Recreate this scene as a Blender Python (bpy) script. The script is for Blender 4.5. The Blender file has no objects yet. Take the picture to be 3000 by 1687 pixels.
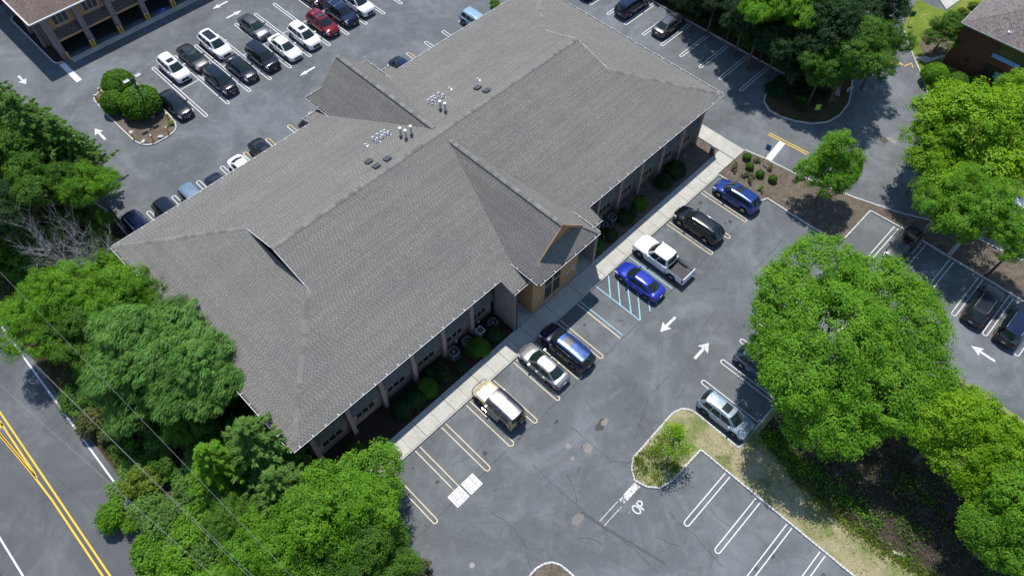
import bpy, bmesh, math, random
import numpy as np
from mathutils import Vector, Matrix

# ------------------------------------------------------------------ camera, sky, sun, exposure
scene = bpy.context.scene
YAW, PITCH, ROLL, FPX, CAMH = math.radians(45.55), math.radians(56.45), math.radians(0.2), 2130.0, 54.5
FW = Vector((math.cos(PITCH)*math.sin(YAW), math.cos(PITCH)*math.cos(YAW), -math.sin(PITCH)))
_r = Vector((math.cos(YAW), -math.sin(YAW), 0)); _u = _r.cross(FW)
RT = math.cos(ROLL)*_r + math.sin(ROLL)*_u
UP = -math.sin(ROLL)*_r + math.cos(ROLL)*_u
cam_data = bpy.data.cameras.new("camera"); cam = bpy.data.objects.new("camera", cam_data)
scene.collection.objects.link(cam)
cam.matrix_world = Matrix(((RT.x, UP.x, -FW.x, 0), (RT.y, UP.y, -FW.y, 0), (RT.z, UP.z, -FW.z, CAMH), (0, 0, 0, 1)))
cam_data.sensor_width = 36; cam_data.lens = FPX/3000*36; cam_data.clip_end = 2000; cam_data.clip_start = .5
scene.camera = cam
SUN = Vector((.235, .31, 1)).normalized()
world = bpy.data.worlds.new("World"); scene.world = world; world.use_nodes = True
wn = world.node_tree.nodes; wl = world.node_tree.links
sky = wn.new("ShaderNodeTexSky"); sky.sky_type = 'NISHITA'; sky.sun_disc = False
sky.sun_elevation = math.asin(SUN.z); sky.sun_rotation = math.atan2(SUN.x, SUN.y)
sky.air_density = 1.0; sky.dust_density = 0.15; sky.ozone_density = 3.0
# scattered fair-weather clouds, as the windscreens and bonnets in the photograph mirror them
_tc = wn.new("ShaderNodeTexCoord"); _sep = wn.new("ShaderNodeSeparateXYZ"); wl.new(_tc.outputs["Generated"], _sep.inputs[0])
_z = wn.new("ShaderNodeMath"); _z.operation = 'MAXIMUM'; wl.new(_sep.outputs[2], _z.inputs[0]); _z.inputs[1].default_value = .06
_dv = wn.new("ShaderNodeVectorMath"); _dv.operation = 'DIVIDE'; wl.new(_tc.outputs["Generated"], _dv.inputs[0])
_cz = wn.new("ShaderNodeCombineXYZ"); [wl.new(_z.outputs[0], _cz.inputs[i]) for i in range(3)]; wl.new(_cz.outputs[0], _dv.inputs[1])
_cn = wn.new("ShaderNodeTexNoise"); _cn.inputs["Scale"].default_value = 2.6; _cn.inputs["Detail"].default_value = 7; _cn.inputs["Roughness"].default_value = .58; wl.new(_dv.outputs[0], _cn.inputs["Vector"])
_cr = wn.new("ShaderNodeMapRange"); wl.new(_cn.outputs["Fac"], _cr.inputs[0]); _cr.inputs[1].default_value = .60; _cr.inputs[2].default_value = .70; _cr.inputs[3].default_value = 0; _cr.inputs[4].default_value = .9
_mx = wn.new("ShaderNodeMix"); _mx.data_type = 'RGBA'; wl.new(_cr.outputs[0], _mx.inputs[0]); wl.new(sky.outputs[0], _mx.inputs[6]); _mx.inputs[7].default_value = (6, 6, 6.3, 1)
wl.new(_mx.outputs[2], wn["Background"].inputs[0]); wn["Background"].inputs[1].default_value = 0.15
sun_data = bpy.data.lights.new("sun", 'SUN'); sun_data.energy = 4.4; sun_data.angle = math.radians(.55)
sun_data.color = (1.0, .955, .89)
sun = bpy.data.objects.new("sun", sun_data); scene.collection.objects.link(sun)
sun.rotation_euler = SUN.to_track_quat('Z', 'Y').to_euler(); sun.location = (30, 40, 90)
vs = scene.view_settings; vs.view_transform = 'Standard'; vs.look = 'None'; vs.exposure = 0.25; vs.gamma = 1
vs.use_curve_mapping = False

# ------------------------------------------------------------------ helpers
COL = scene.collection
rnd = random.Random(7)
R = math.radians

def at(px, py, z=0.0):
    """the place in the lot that the photograph shows at pixel px, py, at height z"""
    d = FW + RT*((px-1500)/FPX) - UP*((py-843.5)/FPX)
    return Vector((0, 0, CAMH)) + d*((z-CAMH)/d.z)

def link(o, parent=None):
    COL.objects.link(o)
    if parent is not None: o.parent = parent
    return o

def tag(o, label=None, cat=None, group=None, kind=None):
    if label: o["label"] = label
    if cat: o["category"] = cat
    if group: o["group"] = group
    if kind: o["kind"] = kind
    return o

def empty(name, loc=(0, 0, 0), rz=0, parent=None):
    o = bpy.data.objects.new(name, None); o.location = loc; o.rotation_euler = (0, 0, rz); o.empty_display_size = .3
    return link(o, parent)

class MB:
    def __init__(s): s.v = []; s.f = []
    def quad(s, a, b, c, d):
        n = len(s.v); s.v += [tuple(a), tuple(b), tuple(c), tuple(d)]; s.f.append((n, n+1, n+2, n+3)); return s
    def poly(s, pts):
        n = len(s.v); s.v += [tuple(p) for p in pts]; s.f.append(tuple(range(n, n+len(pts)))); return s
    def box(s, x0, x1, y0, y1, z0, z1):
        n = len(s.v)
        s.v += [(x0,y0,z0),(x1,y0,z0),(x1,y1,z0),(x0,y1,z0),(x0,y0,z1),(x1,y0,z1),(x1,y1,z1),(x0,y1,z1)]
        for f in ((3,2,1,0),(4,5,6,7),(0,1,5,4),(1,2,6,5),(2,3,7,6),(3,0,4,7)): s.f.append(tuple(n+i for i in f))
        return s
    def bar(s, a, b, w, h, up=(0, 0, 1)):
        a = Vector(a); b = Vector(b); d = (b-a).normalized(); u = Vector(up); r = d.cross(u)
        if r.length < 1e-4: u = Vector((1, 0, 0)); r = d.cross(u)
        r.normalize(); u = r.cross(d).normalized(); n = len(s.v)
        for p in (a, b):
            for q in ((-1,-1),(1,-1),(1,1),(-1,1)): s.v.append(tuple(p+r*(q[0]*w/2)+u*(q[1]*h/2)))
        for f in ((0,1,2,3),(7,6,5,4),(0,4,5,1),(1,5,6,2),(2,6,7,3),(3,7,4,0)): s.f.append(tuple(n+i for i in f))
        return s
    def tube(s, pts, rad, n=6, cap=True):
        pts = [Vector(p) for p in pts]
        if not isinstance(rad, (list, tuple)): rad = [rad]*len(pts)
        base = len(s.v); ref = Vector((.3, .9, .2))
        for i, p in enumerate(pts):
            d = (pts[min(i+1, len(pts)-1)]-pts[max(i-1, 0)])
            d = d.normalized() if d.length > 1e-9 else Vector((0, 0, 1))
            a = d.cross(ref)
            if a.length < .05: a = d.cross(Vector((1, 0, 0)))
            a.normalize(); b = d.cross(a)
            for k in range(n):
                t = 2*math.pi*k/n; s.v.append(tuple(p+a*(rad[i]*math.cos(t))+b*(rad[i]*math.sin(t))))
        for i in range(len(pts)-1):
            for k in range(n):
                q = base+i*n; s.f.append((q+k, q+(k+1) % n, q+n+(k+1) % n, q+n+k))
        if cap:
            s.f.append(tuple(base+k for k in range(n))[::-1]); s.f.append(tuple(base+(len(pts)-1)*n+k for k in range(n)))
        return s
    def lathe(s, prof, n=16, c=(0, 0, 0), axis='z'):
        base = len(s.v)
        for r, z in prof:
            for k in range(n):
                t = 2*math.pi*k/n; x, y = r*math.cos(t), r*math.sin(t)
                if axis == 'z': s.v.append((c[0]+x, c[1]+y, c[2]+z))
                else: s.v.append((c[0]+x, c[1]+z, c[2]+y))
        for i in range(len(prof)-1):
            for k in range(n):
                q = base+i*n; s.f.append((q+k, q+(k+1) % n, q+n+(k+1) % n, q+n+k))
        return s
    def prism(s, pts, z0, z1):
        n = len(s.v); m = len(pts)
        s.v += [(p[0], p[1], z0) for p in pts]+[(p[0], p[1], z1) for p in pts]
        s.f.append(tuple(n+m+i for i in range(m))); s.f.append(tuple(n+i for i in range(m))[::-1])
        for i in range(m): j = (i+1) % m; s.f.append((n+i, n+j, n+m+j, n+m+i))
        return s
    def ribbon(s, path, w, z, closed=False):
        P = [Vector((p[0], p[1])) for p in path]; n = len(s.v); m = len(P)
        for i in range(m):
            a = P[i-1] if (i > 0 or closed) else P[i]; b = P[(i+1) % m] if (i < m-1 or closed) else P[i]
            d = (b-a); d = d.normalized() if d.length > 1e-9 else Vector((1, 0)); nn = Vector((-d.y, d.x))
            ww = w[i] if isinstance(w, (list, tuple)) else w
            for sg in (1, -1): s.v.append((P[i].x+nn.x*ww/2*sg, P[i].y+nn.y*ww/2*sg, z))
        for i in range(m if closed else m-1):
            a = n+2*i; b = n+2*((i+1) % m); s.f.append((a+1, b+1, b, a))
        return s
    def mesh(s, name, smooth=None):
        me = bpy.data.meshes.new(name); me.from_pydata(s.v, [], s.f); me.update()
        if smooth is not None:
            me.polygons.foreach_set("use_smooth", [True]*len(me.polygons)); me.set_sharp_from_angle(angle=R(smooth))
        return me
    def build(s, name, mat, parent=None, smooth=None, bevel=0):
        me = s.mesh(name, smooth)
        if mat: me.materials.append(mat)
        o = link(bpy.data.objects.new(name, me), parent)
        if bevel:
            b = o.modifiers.new("b", 'BEVEL'); b.width = bevel; b.segments = 2; b.limit_method = 'ANGLE'
        return o

def use(name, me, parent=None, loc=None, rot=None, scale=None, mat=None):
    o = bpy.data.objects.new(name, me); link(o, parent)
    if loc is not None: o.location = loc
    if rot is not None: o.rotation_euler = rot
    if scale is not None: o.scale = scale
    if mat is not None and len(o.material_slots):
        o.material_slots[0].link = 'OBJECT'; o.material_slots[0].material = mat
    return o

def flip_up(me):
    bm = bmesh.new(); bm.from_mesh(me); bmesh.ops.recalc_face_normals(bm, faces=bm.faces); bm.to_mesh(me); bm.free()

# ------------------------------------------------------------------ materials
class NT:
    def __init__(s, name):
        s.m = bpy.data.materials.new(name); s.m.use_nodes = True; s.n = s.m.node_tree.nodes; s.l = s.m.node_tree.links
        s.b = s.n["Principled BSDF"]; s.out = s.n["Material Output"]
        s._p = None
    def pos(s):
        if s._p is None: s._p = s.n.new("ShaderNodeNewGeometry")
        return s._p.outputs["Position"]
    def node(s, t, **k):
        x = s.n.new(t)
        for a, b in k.items(): setattr(x, a, b)
        return x
    def set(s, sock, v):
        if hasattr(v, "is_output") or hasattr(v, "links"): s.l.new(v, sock)
        else: sock.default_value = v
    def noise(s, scale, detail=3, rough=.55, vec=None, dist=0):
        x = s.node("ShaderNodeTexNoise"); x.inputs["Scale"].default_value = scale; x.inputs["Detail"].default_value = detail
        x.inputs["Roughness"].default_value = rough; x.inputs["Distortion"].default_value = dist
        s.l.new(vec if vec is not None else s.pos(), x.inputs["Vector"]); return x.outputs["Fac"]
    def ramp(s, fac, stops):
        x = s.node("ShaderNodeValToRGB"); e = x.color_ramp.elements
        while len(e) < len(stops): e.new(.5)
        for i, (p, c) in enumerate(stops):
            e[i].position = p; e[i].color = c if len(c) == 4 else (*c, 1)
        s.l.new(fac, x.inputs[0]); return x.outputs[0]
    def math(s, op, a, b=None, clamp=False):
        x = s.node("ShaderNodeMath", operation=op, use_clamp=clamp); s.set(x.inputs[0], a)
        if b is not None: s.set(x.inputs[1], b)
        return x.outputs[0]
    def mix(s, fac, a, b, mode='MIX'):
        x = s.node("ShaderNodeMix", data_type='RGBA', blend_type=mode)
        s.set(x.inputs[0], fac); s.set(x.inputs[6], a if hasattr(a, "links") else (*a, 1)[:4]); s.set(x.inputs[7], b if hasattr(b, "links") else (*b, 1)[:4])
        return x.outputs[2]
    def mapr(s, v, a, b, c=0, d=1):
        x = s.node("ShaderNodeMapRange"); s.l.new(v, x.inputs[0])
        for i, q in enumerate((a, b, c, d)): x.inputs[i+1].default_value = q
        return x.outputs[0]
    def bump(s, h, strength=.3, dist=.02):
        x = s.node("ShaderNodeBump"); x.inputs["Strength"].default_value = strength; x.inputs["Distance"].default_value = dist
        s.l.new(h, x.inputs["Height"]); s.l.new(x.outputs[0], s.b.inputs["Normal"])
    def fin(s, col=None, rough=.8, spec=.3, metal=0):
        if col is not None: s.set(s.b.inputs["Base Color"], col if hasattr(col, "links") else (*col, 1)[:4])
        s.set(s.b.inputs["Roughness"], rough); s.b.inputs["Specular IOR Level"].default_value = spec
        s.b.inputs["Metallic"].default_value = metal
        return s.m

def plain(name, col, rough=.6, spec=.3, metal=0, var=.12, vscale=3.0):
    t = NT(name); n = t.noise(vscale, 4)
    a = tuple(max(0, c*(1-var)) for c in col); b = tuple(c*(1+var) for c in col)
    return t.fin(t.ramp(n, [(.3, a), (.7, b)]), rough, spec, metal)

def asphalt(name, base, crack=.5, dust=.5, warm=.0):
    t = NT(name)
    big = t.noise(.13, 8, .68, dist=1.2); mid = t.noise(.6, 8, .7, dist=.8); fine = t.noise(14, 4, .7); grit = t.noise(55, 2, .7)
    b = base
    col = t.ramp(big, [(.30, tuple(c*.74 for c in b)), (.5, b), (.66, tuple(c*1.42 for c in b))])
    col = t.mix(t.mapr(mid, .50, .72, 0, .5*dust), col, (b[0]*1.6+.012, b[1]*1.57+.010, b[2]*1.5+.008))
    col = t.mix(t.mapr(mid, .46, .25, 0, .4), col, tuple(c*.72 for c in b))
    col = t.mix(.55, col, t.ramp(fine, [(.3, (.62, .62, .62)), (.7, (1.4, 1.4, 1.4))]), 'MULTIPLY')
    col = t.mix(.8, col, t.ramp(grit, [(.3, (.75, .75, .75)), (.7, (1.25, 1.25, 1.25))]), 'MULTIPLY')
    if crack:
        w = t.node("ShaderNodeTexNoise"); w.inputs["Scale"].default_value = .45; w.inputs["Detail"].default_value = 7; w.inputs["Roughness"].default_value = .62; t.l.new(t.pos(), w.inputs["Vector"])
        va = t.node("ShaderNodeVectorMath", operation='MULTIPLY_ADD'); t.l.new(w.outputs["Color"], va.inputs[0]); va.inputs[1].default_value = (5, 5, 5); t.l.new(t.pos(), va.inputs[2])
        vo = t.node("ShaderNodeTexVoronoi", feature='DISTANCE_TO_EDGE'); vo.inputs["Scale"].default_value = .2; t.l.new(va.outputs[0], vo.inputs["Vector"])
        msk = t.mapr(t.noise(.17, 2), .50, .60, 0, 1)
        cr = t.math('MULTIPLY', t.mapr(vo.outputs["Distance"], .002, .009, crack, 0), msk)
        col = t.mix(cr, col, tuple(c*.5 for c in b))
    t.bump(grit, .35, .01)
    return t.fin(col, .88, .25)

def shingle_mat(name, base, lo=.62, hi=1.3, pale=.0):
    t = NT(name); g = t.node("ShaderNodeNewGeometry"); isl = g.outputs["Random Per Island"]
    big = t.noise(.35, 4, .6); fine = t.noise(26, 3, .7)
    c = t.ramp(isl, [(0, tuple(x*lo for x in base)), (.45, base), (.8, tuple(x*1.1 for x in base)), (1, tuple(x*hi for x in base))])
    c = t.mix(t.mapr(big, .4, .7, 0, .5), c, (base[0]*.80, base[1]*.79, base[2]*.88))
    c = t.mix(t.mapr(t.noise(.09, 3), .5, .7, 0, .4), c, (base[0]*1.16, base[1]*1.12, base[2]*1.06))
    c = t.mix(.6, c, t.ramp(fine, [(.25, (.8, .8, .8)), (.75, (1.2, 1.2, 1.2))]), 'MULTIPLY')
    t.bump(fine, .3, .01)
    return t.fin(c, .92, .15)

def brick_mat(name, c1, c2, mortar, flip=False):
    t = NT(name); p = t.node("ShaderNodeSeparateXYZ"); t.l.new(t.pos(), p.inputs[0])
    cb = t.node("ShaderNodeCombineXYZ"); t.l.new(t.math('ADD', p.outputs[0], p.outputs[1]), cb.inputs[0]); t.l.new(p.outputs[2], cb.inputs[1])
    b = t.node("ShaderNodeTexBrick"); b.inputs["Scale"].default_value = 1; b.inputs["Brick Width"].default_value = .21; b.inputs["Row Height"].default_value = .075
    b.inputs["Mortar Size"].default_value = .009; b.inputs["Color1"].default_value = (*c1, 1); b.inputs["Color2"].default_value = (*c2, 1); b.inputs["Mortar"].default_value = (*mortar, 1)
    t.l.new(cb.outputs[0], b.inputs["Vector"])
    c = t.mix(.5, b.outputs["Color"], t.ramp(t.noise(8, 3), [(.3, (.7, .7, .7)), (.7, (1.3, 1.3, 1.3))]), 'MULTIPLY')
    t.bump(b.outputs["Fac"], -.3, .01)
    return t.fin(c, .9, .2)

def siding_mat(name, base, horiz=False, pitch=.2):
    t = NT(name); p = t.node("ShaderNodeSeparateXYZ"); t.l.new(t.pos(), p.inputs[0])
    v = p.outputs[2] if horiz else t.math('ADD', p.outputs[0], p.outputs[1])
    f = t.math('FRACT', t.math('DIVIDE', v, pitch)); g = t.mapr(f, .0, .14, 1, 0)
    n = t.noise(2.5, 4)
    c = t.ramp(n, [(.3, tuple(x*.85 for x in base)), (.7, tuple(x*1.12 for x in base))])
    c = t.mix(g, c, tuple(x*.5 for x in base)); t.bump(g, -.4, .01)
    return t.fin(c, .75, .25)

def leaf_mat(name, dark, mid, light, trans=.35):
    t = NT(name); g = t.node("ShaderNodeNewGeometry"); oi = t.node("ShaderNodeObjectInfo")
    c = t.ramp(g.outputs["Random Per Island"], [(0, dark), (.5, mid), (1, light)])
    c = t.mix(t.mapr(t.noise(.8, 4), .42, .66, 0, .75), c, light)
    c = t.mix(t.mapr(t.noise(.22, 2), .52, .72, 0, .5), c, dark)
    d = t.node("ShaderNodeBsdfDiffuse"); tr = t.node("ShaderNodeBsdfTranslucent"); gl = t.node("ShaderNodeBsdfGlossy"); gl.inputs["Roughness"].default_value = .6
    t.l.new(c, d.inputs[0]); t.l.new(t.mix(1, c, (1.15, 1.1, .45), 'MULTIPLY'), tr.inputs[0]); gl.inputs[0].default_value = (.9, .95, 1, 1)
    m1 = t.node("ShaderNodeMixShader"); m1.inputs[0].default_value = trans; t.l.new(d.outputs[0], m1.inputs[1]); t.l.new(tr.outputs[0], m1.inputs[2])
    m2 = t.node("ShaderNodeMixShader"); m2.inputs[0].default_value = .012; t.l.new(m1.outputs[0], m2.inputs[1]); t.l.new(gl.outputs[0], m2.inputs[2])
    t.l.new(m2.outputs[0], t.out.inputs[0]); return t.m

def paint_mat(name, col, metal=.0, rough=.12, coat=.05):
    t = NT(name); t.fin(col, rough, .5, metal)
    t.b.inputs["Coat Weight"].default_value = .5; t.b.inputs["Coat Roughness"].default_value = coat
    n = t.noise(1.6, 4); t.set(t.b.inputs["Roughness"], t.mapr(n, .3, .7, rough*.9, rough*1.2)); return t.m

def ground_mat(name, stops, scale=1.2, fine=18, stops2=None):
    t = NT(name); n = t.noise(scale, 6, .65, dist=.5); f = t.noise(fine, 4, .7)
    c = t.ramp(n, stops); c = t.mix(.8, c, t.ramp(f, [(.28, (.5, .5, .5)), (.72, (1.5, 1.5, 1.5))]), 'MULTIPLY')
    t.bump(f, .6, .04); return t.fin(c, .95, .1)

def worn_paint(name, col, under=(.085, .088, .092), wear=.5, scale=9):
    t = NT(name); n = t.noise(scale, 6, .75); m = t.noise(.8, 3)
    w = t.mapr(t.math('ADD', n, t.math('MULTIPLY', t.math('SUBTRACT', m, .5), .8)), 1-wear*.62, 1-wear*.62+.12, 0, 1)
    return t.fin(t.mix(w, col, under), .8, .2)

M = {}
M['asphalt'] = asphalt('asphalt_lot', (.112, .122, .128), .5, 1.0)
M['asphalt_road'] = asphalt('asphalt_road', (.096, .101, .106), 0, .2)
M['shingle'] = shingle_mat('grey_shingle', (.172, .166, .151), .90, 1.08)
TONES = {}
def tones(m):
    if m.name not in TONES:
        base = {'grey_shingle': (.172, .166, .151), 'brown_shingle': (.152, .117, .102), 'skirt_shingle': (.10, .115, .115)}.get(m.name)
        TONES[m.name] = [m] if base is None else [m]+[shingle_mat(m.name+s_, tuple(c*k_ for c in base), .90, 1.08) for s_, k_ in (('_pale', 1.05), ('_deep', .945))]
    return TONES[m.name]
M['shingle_dark'] = shingle_mat('grey_shingle_notch', (.116, .112, .103), .90, 1.10)
M['ridge'] = shingle_mat('ridge_shingle', (.235, .232, .225), .55, 1.35)
M['brown_shingle'] = shingle_mat('brown_shingle', (.152, .117, .102))
M['skirt'] = shingle_mat('skirt_shingle', (.10, .115, .115))
M['brick'] = brick_mat('pinkish_brick', (.24, .165, .15), (.31, .225, .21), (.30, .28, .26))
M['brick_dark'] = brick_mat('dark_brick', (.16, .12, .12), (.26, .21, .205), (.25, .24, .23))
M['tan'] = siding_mat('tan_siding', (.43, .255, .125))
M['tan_trim'] = plain('tan_trim', (.44, .27, .14))
M['brown_siding'] = siding_mat('brown_wood_siding', (.10, .045, .032), True, .2)
M['white_trim'] = plain('white_trim', (.62, .62, .61), .5, .4, var=.06)
M['dark_metal'] = plain('dark_metal', (.05, .055, .06), .5, .4)
M['grey_metal'] = plain('grey_metal', (.32, .34, .36), .4, .5, .6)
M['galv'] = plain('galvanised', (.50, .53, .56), .35, .5, .8)
M['concrete'] = ground_mat('concrete', [(.3, (.375, .367, .325)), (.55, (.44, .432, .384)), (.75, (.49, .482, .43))], .8, 30)
M['kerb_stone'] = ground_mat('kerb_granite', [(.3, (.42, .42, .41)), (.7, (.62, .61, .59))], 3, 25)
M['kerb_base'] = plain('kerb_mortar', (.17, .165, .16), .9, .1)
M['joint'] = plain('walk_joint', (.08, .075, .07), .95, .1)
M['mulch'] = ground_mat('mulch', [(.3, (.080, .065, .050)), (.55, (.130, .108, .084)), (.75, (.175, .150, .122))], 1.6, 14)
M['soil'] = ground_mat('wood_floor', [(.3, (.035, .030, .018)), (.5, (.07, .055, .032)), (.75, (.06, .085, .025))], .5, 9)
M['lawn'] = ground_mat('lawn', [(.3, (.09, .14, .022)), (.55, (.14, .19, .03)), (.78, (.24, .25, .07))], .5, 14)
M['dry_lawn'] = ground_mat('dry_grass', [(.30, (.09, .15, .035)), (.42, (.19, .20, .085)), (.55, (.29, .26, .155)), (.8, (.34, .30, .20))], .45, 16)
M['brush'] = ground_mat('brush_floor', [(.3, (.025, .022, .016)), (.55, (.06, .048, .038)), (.75, (.10, .085, .075))], .9, 10)
M['white_line'] = worn_paint('white_road_paint', (.62, .62, .62), wear=.52)
M['worn_white'] = worn_paint('worn_white_road_paint', (.62, .62, .61), wear=.74)
M['cream_line'] = worn_paint('yellowed_road_paint', (.60, .52, .36), wear=.58)
M['yellow_line'] = worn_paint('yellow_road_paint', (.72, .46, .05), wear=.28)
M['amber_line'] = worn_paint('amber_road_paint', (.62, .40, .16), wear=.40)
M['blue_line'] = worn_paint('pale_blue_road_paint', (.26, .47, .56), wear=.60)
M['blue_paint'] = worn_paint('blue_road_paint', (.03, .10, .55), wear=.2)
M['crack'] = plain('crack_filler', (.055, .058, .060), .9, .1)
M['patch_dark'] = asphalt('dark_patch', (.065, .062, .060), 0, .2)
M['oil'] = asphalt('oil_stain', (.058, .060, .062), 0, .1)
M['patch_light'] = asphalt('light_patch', (.19, .18, .165), 0, .3)
t = NT('window_glass'); M['glass'] = t.fin((.018, .024, .026), .06, .6)
t = NT('car_glass'); M['car_glass'] = t.fin((.012, .022, .020), .03, .6)
t = NT('tyre_rubber'); M['tyre'] = t.fin((.018, .018, .019), .85, .2)
t = NT('alloy'); M['alloy'] = t.fin((.40, .41, .43), .3, .5, .9)
t = NT('black_plastic'); M['black'] = t.fin((.015, .015, .016), .5, .4)
t = NT('red_lens'); M['red_lens'] = t.fin((.30, .012, .015), .15, .5)
t = NT('headlight_lens'); M['lens'] = t.fin((.62, .66, .70), .08, .6)
t = NT('plate'); M['plate'] = t.fin((.62, .62, .52), .5, .3)
t = NT('chrome'); M['chrome'] = t.fin((.65, .66, .68), .15, .5, 1.0)
M['bollard_yellow'] = plain('bollard_yellow', (.62, .44, .02), .5, .4)
M['cream_cap'] = plain('cream_cap', (.78, .70, .45), .5, .3)
M['bark'] = plain('bark', (.10, .085, .07), .95, .1, vscale=6)
M['pale_bark'] = plain('pale_bark', (.20, .20, .19), .95, .1, vscale=6)
M['dead_wood'] = plain('dead_wood', (.34, .33, .33), .95, .1, vscale=6)
M['rock'] = ground_mat('pale_rock', [(.3, (.45, .43, .40)), (.7, (.66, .64, .60))], 5, 20)
# ------------------------------------------------------------------ ground, lot, road
def sheet(name, pts, z, mat, kind='structure', parent=None):
    mb = MB(); mb.poly([(x, y, z) for x, y in pts]); o = mb.build(name, mat, parent)
    if o.data.polygons[0].normal.z < 0: o.data.flip_normals()
    if kind and parent is None: tag(o, kind=kind)
    return o

sheet('ground', [(-400, -400), (400, -400), (400, 400), (-400, 400)], 0, M['soil'])
LOT = sheet('parking_lot', [(4.4, -60), (110, -60), (110, 130), (4.4, 130)], .004, M['asphalt'])
ROAD = sheet('road', [(-17.2, -60), (-7.75, -60), (-7.75, 130), (-17.2, 130)], .004, M['asphalt_road'])

ZM = .014
def mark(name, mb, mat, parent=None): return mb.build(name, mat, parent or LOT)

def hairpin(a, b, y0, y1, mat, axis='y', w=.08, mat2=None, name='stall_line', parent=None):
    """U-shaped stall marking: legs at a and b, open end at y0, rounded end at y1"""
    r = (b-a)/2; c = (a+b)/2; sg = 1 if y1 > y0 else -1
    path = [(a, y0), (a, y1-sg*r)]+[(c-r*math.cos(R(q)), y1-sg*r+sg*r*math.sin(R(q))) for q in range(15, 180, 15)]+[(b, y1-sg*r), (b, y0)]
    if axis == 'x': path = [(q, p) for p, q in path]
    if mat2 is None: mark(name, MB().ribbon(path, w, ZM), mat)
    else:
        h = len(path)//2+1; mark(name, MB().ribbon(path[:h], w, ZM), mat); mark(name, MB().ribbon(path[h-1:], w, ZM), mat2)

# stalls in front of the building (their paint has yellowed)
for a, b, y1 in ((6.85, 7.22, 14.65), (9.6, 10.07, 14.9), (12.36, 12.80, 14.75), (15.06, 15.52, 14.85), (17.8, 18.2, 14.85), (20.54, 20.91, 14.9), (23.21, 23.64, 14.95), (25.95, 26.34, 14.9),
                 (38.62, 39.02, 14.9), (41.39, 41.77, 14.75), (44.08, 44.46, 14.7), (46.87, 47.25, 14.75)):
    hairpin(a, b, 19.95, y1, M['cream_line'])
for x in (28.66,): mark('stall_line', MB().ribbon([(x, 20.0), (x, 15.05)], .1, ZM), M['cream_line'])
for x, y in ((29.03, 15.1), (31.24, 14.95), (35.88, 15.0)): mark('stall_line', MB().ribbon([(x, 20.0), (x, y)], .1, ZM), M['blue_line'])
mark('stall_line', MB().ribbon([(33.66, 20.0), (33.66, 14.95)], .1, ZM), M['blue_line'])
for x0, y0, x1, y1 in ((32.92, 20.0, 31.24, 18.35), (33.62, 19.55, 31.27, 17.25), (33.62, 18.4, 31.27, 16.0), (33.62, 17.2, 31.27, 14.95), (33.62, 16.0, 32.6, 14.92)):
    mark('access_hatching', MB().ribbon([(x0, y0), (x1, y1)], .11, ZM+.002), M['blue_line'])
sym = MB(); sym.ribbon([(29.9+.26*math.cos(R(q)), 15.95+.26*math.sin(R(q))) for q in range(-150, 130, 20)], .06, ZM); sym.ribbon([(29.95, 16.45), (29.9, 16.1), (30.25, 16.05), (30.45, 15.7)], .06, ZM)
mark('wheelchair_symbol', sym, worn_paint('ghost_blue', (.17, .24, .28), wear=1.1))
# big island row south of the front aisle
for y in (1.42, -1.36, -4.1, -6.9, -9.6): hairpin(y-.21, y+.21, 25.2, 19.85, M['white_line'], axis='x')
for x in (30.3, 33.0, 35.8, 38.5, 41.2): hairpin(x-.2, x+.2, 2.2, 7.6, M['white_line'])
# right-hand lot
for y in (4.1, 1.35, -1.45, -4.25, -7.1, -9.9): hairpin(y-.2, y+.2, 56.5, 51.0, M['white_line'], axis='x')
# upper lot: double row
for i in range(-1, 13):
    x = 18.53+2.725*i
    if i < 0: continue
    hairpin(x-.16, x+.16, 69.4, 74.85, M['white_line'], w=.09); hairpin(x-.16, x+.16, 69.4, 63.8, M['white_line'], w=.09)
for i in range(0, 12): mark('stall_line', MB().ribbon([(18.53+2.725*i+.2, 69.4), (18.53+2.725*(i+1)-.2, 69.4)], .09, ZM), M['white_line'])
# stalls along the back of the building
for i in range(0, 16):
    x = 7.36+2.745*i
    hairpin(x-.19, x+.19, 51.2, 56.5, M['white_line'], mat2=M['amber_line'] if i in (4, 5, 6, 7, 10, 11, 12) else None)
# upper right row
for i in range(0, 10): y = 25.74+2.72*i; hairpin(y-.17, y+.17, 67.3, 61.82, M['white_line'], axis='x', w=.09)

def arrow(tip, d, L=2.1, w=1.05, mat=None, head=.95, sw=.24):
    d = Vector(d).normalized(); n = Vector((-d.y, d.x)); t = Vector(tip)
    b = t-d*head; e = t-d*L
    pts = [t, b+n*w/2, b+d*.12+n*sw/2, e+n*sw/2, e-n*sw/2, b+d*.12-n*sw/2, b-n*w/2]
    mb = MB(); mb.poly([(p.x, p.y, ZM) for p in pts]); o = mark('arrow_marking', mb, mat or M['white_line'])
    if o.data.polygons[0].normal.z < 0: o.data.flip_normals()
arrow((31.58, 12.98), (-1, 0), 2.1, .95, M['worn_white']); arrow((33.7, 9.35), (1, 0.02), 2.15, 1.05, M['worn_white'])
arrow((49.2, -6.75), (0, 1), 2.15, .95, M['worn_white']); arrow((9.25, 70.55), (0, 1), 2.25, .95)
arrow((29.3, 62.0), (-1, 0), 2.1, .55); arrow((31.4, 76.5), (1, 0), 2.1, .7); arrow((29.1, 79.2), (-1, 0), 2.1, .8)
arrow((7.3, 82.3), (0, -1), 1.9, .95, M['worn_white'])
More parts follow.
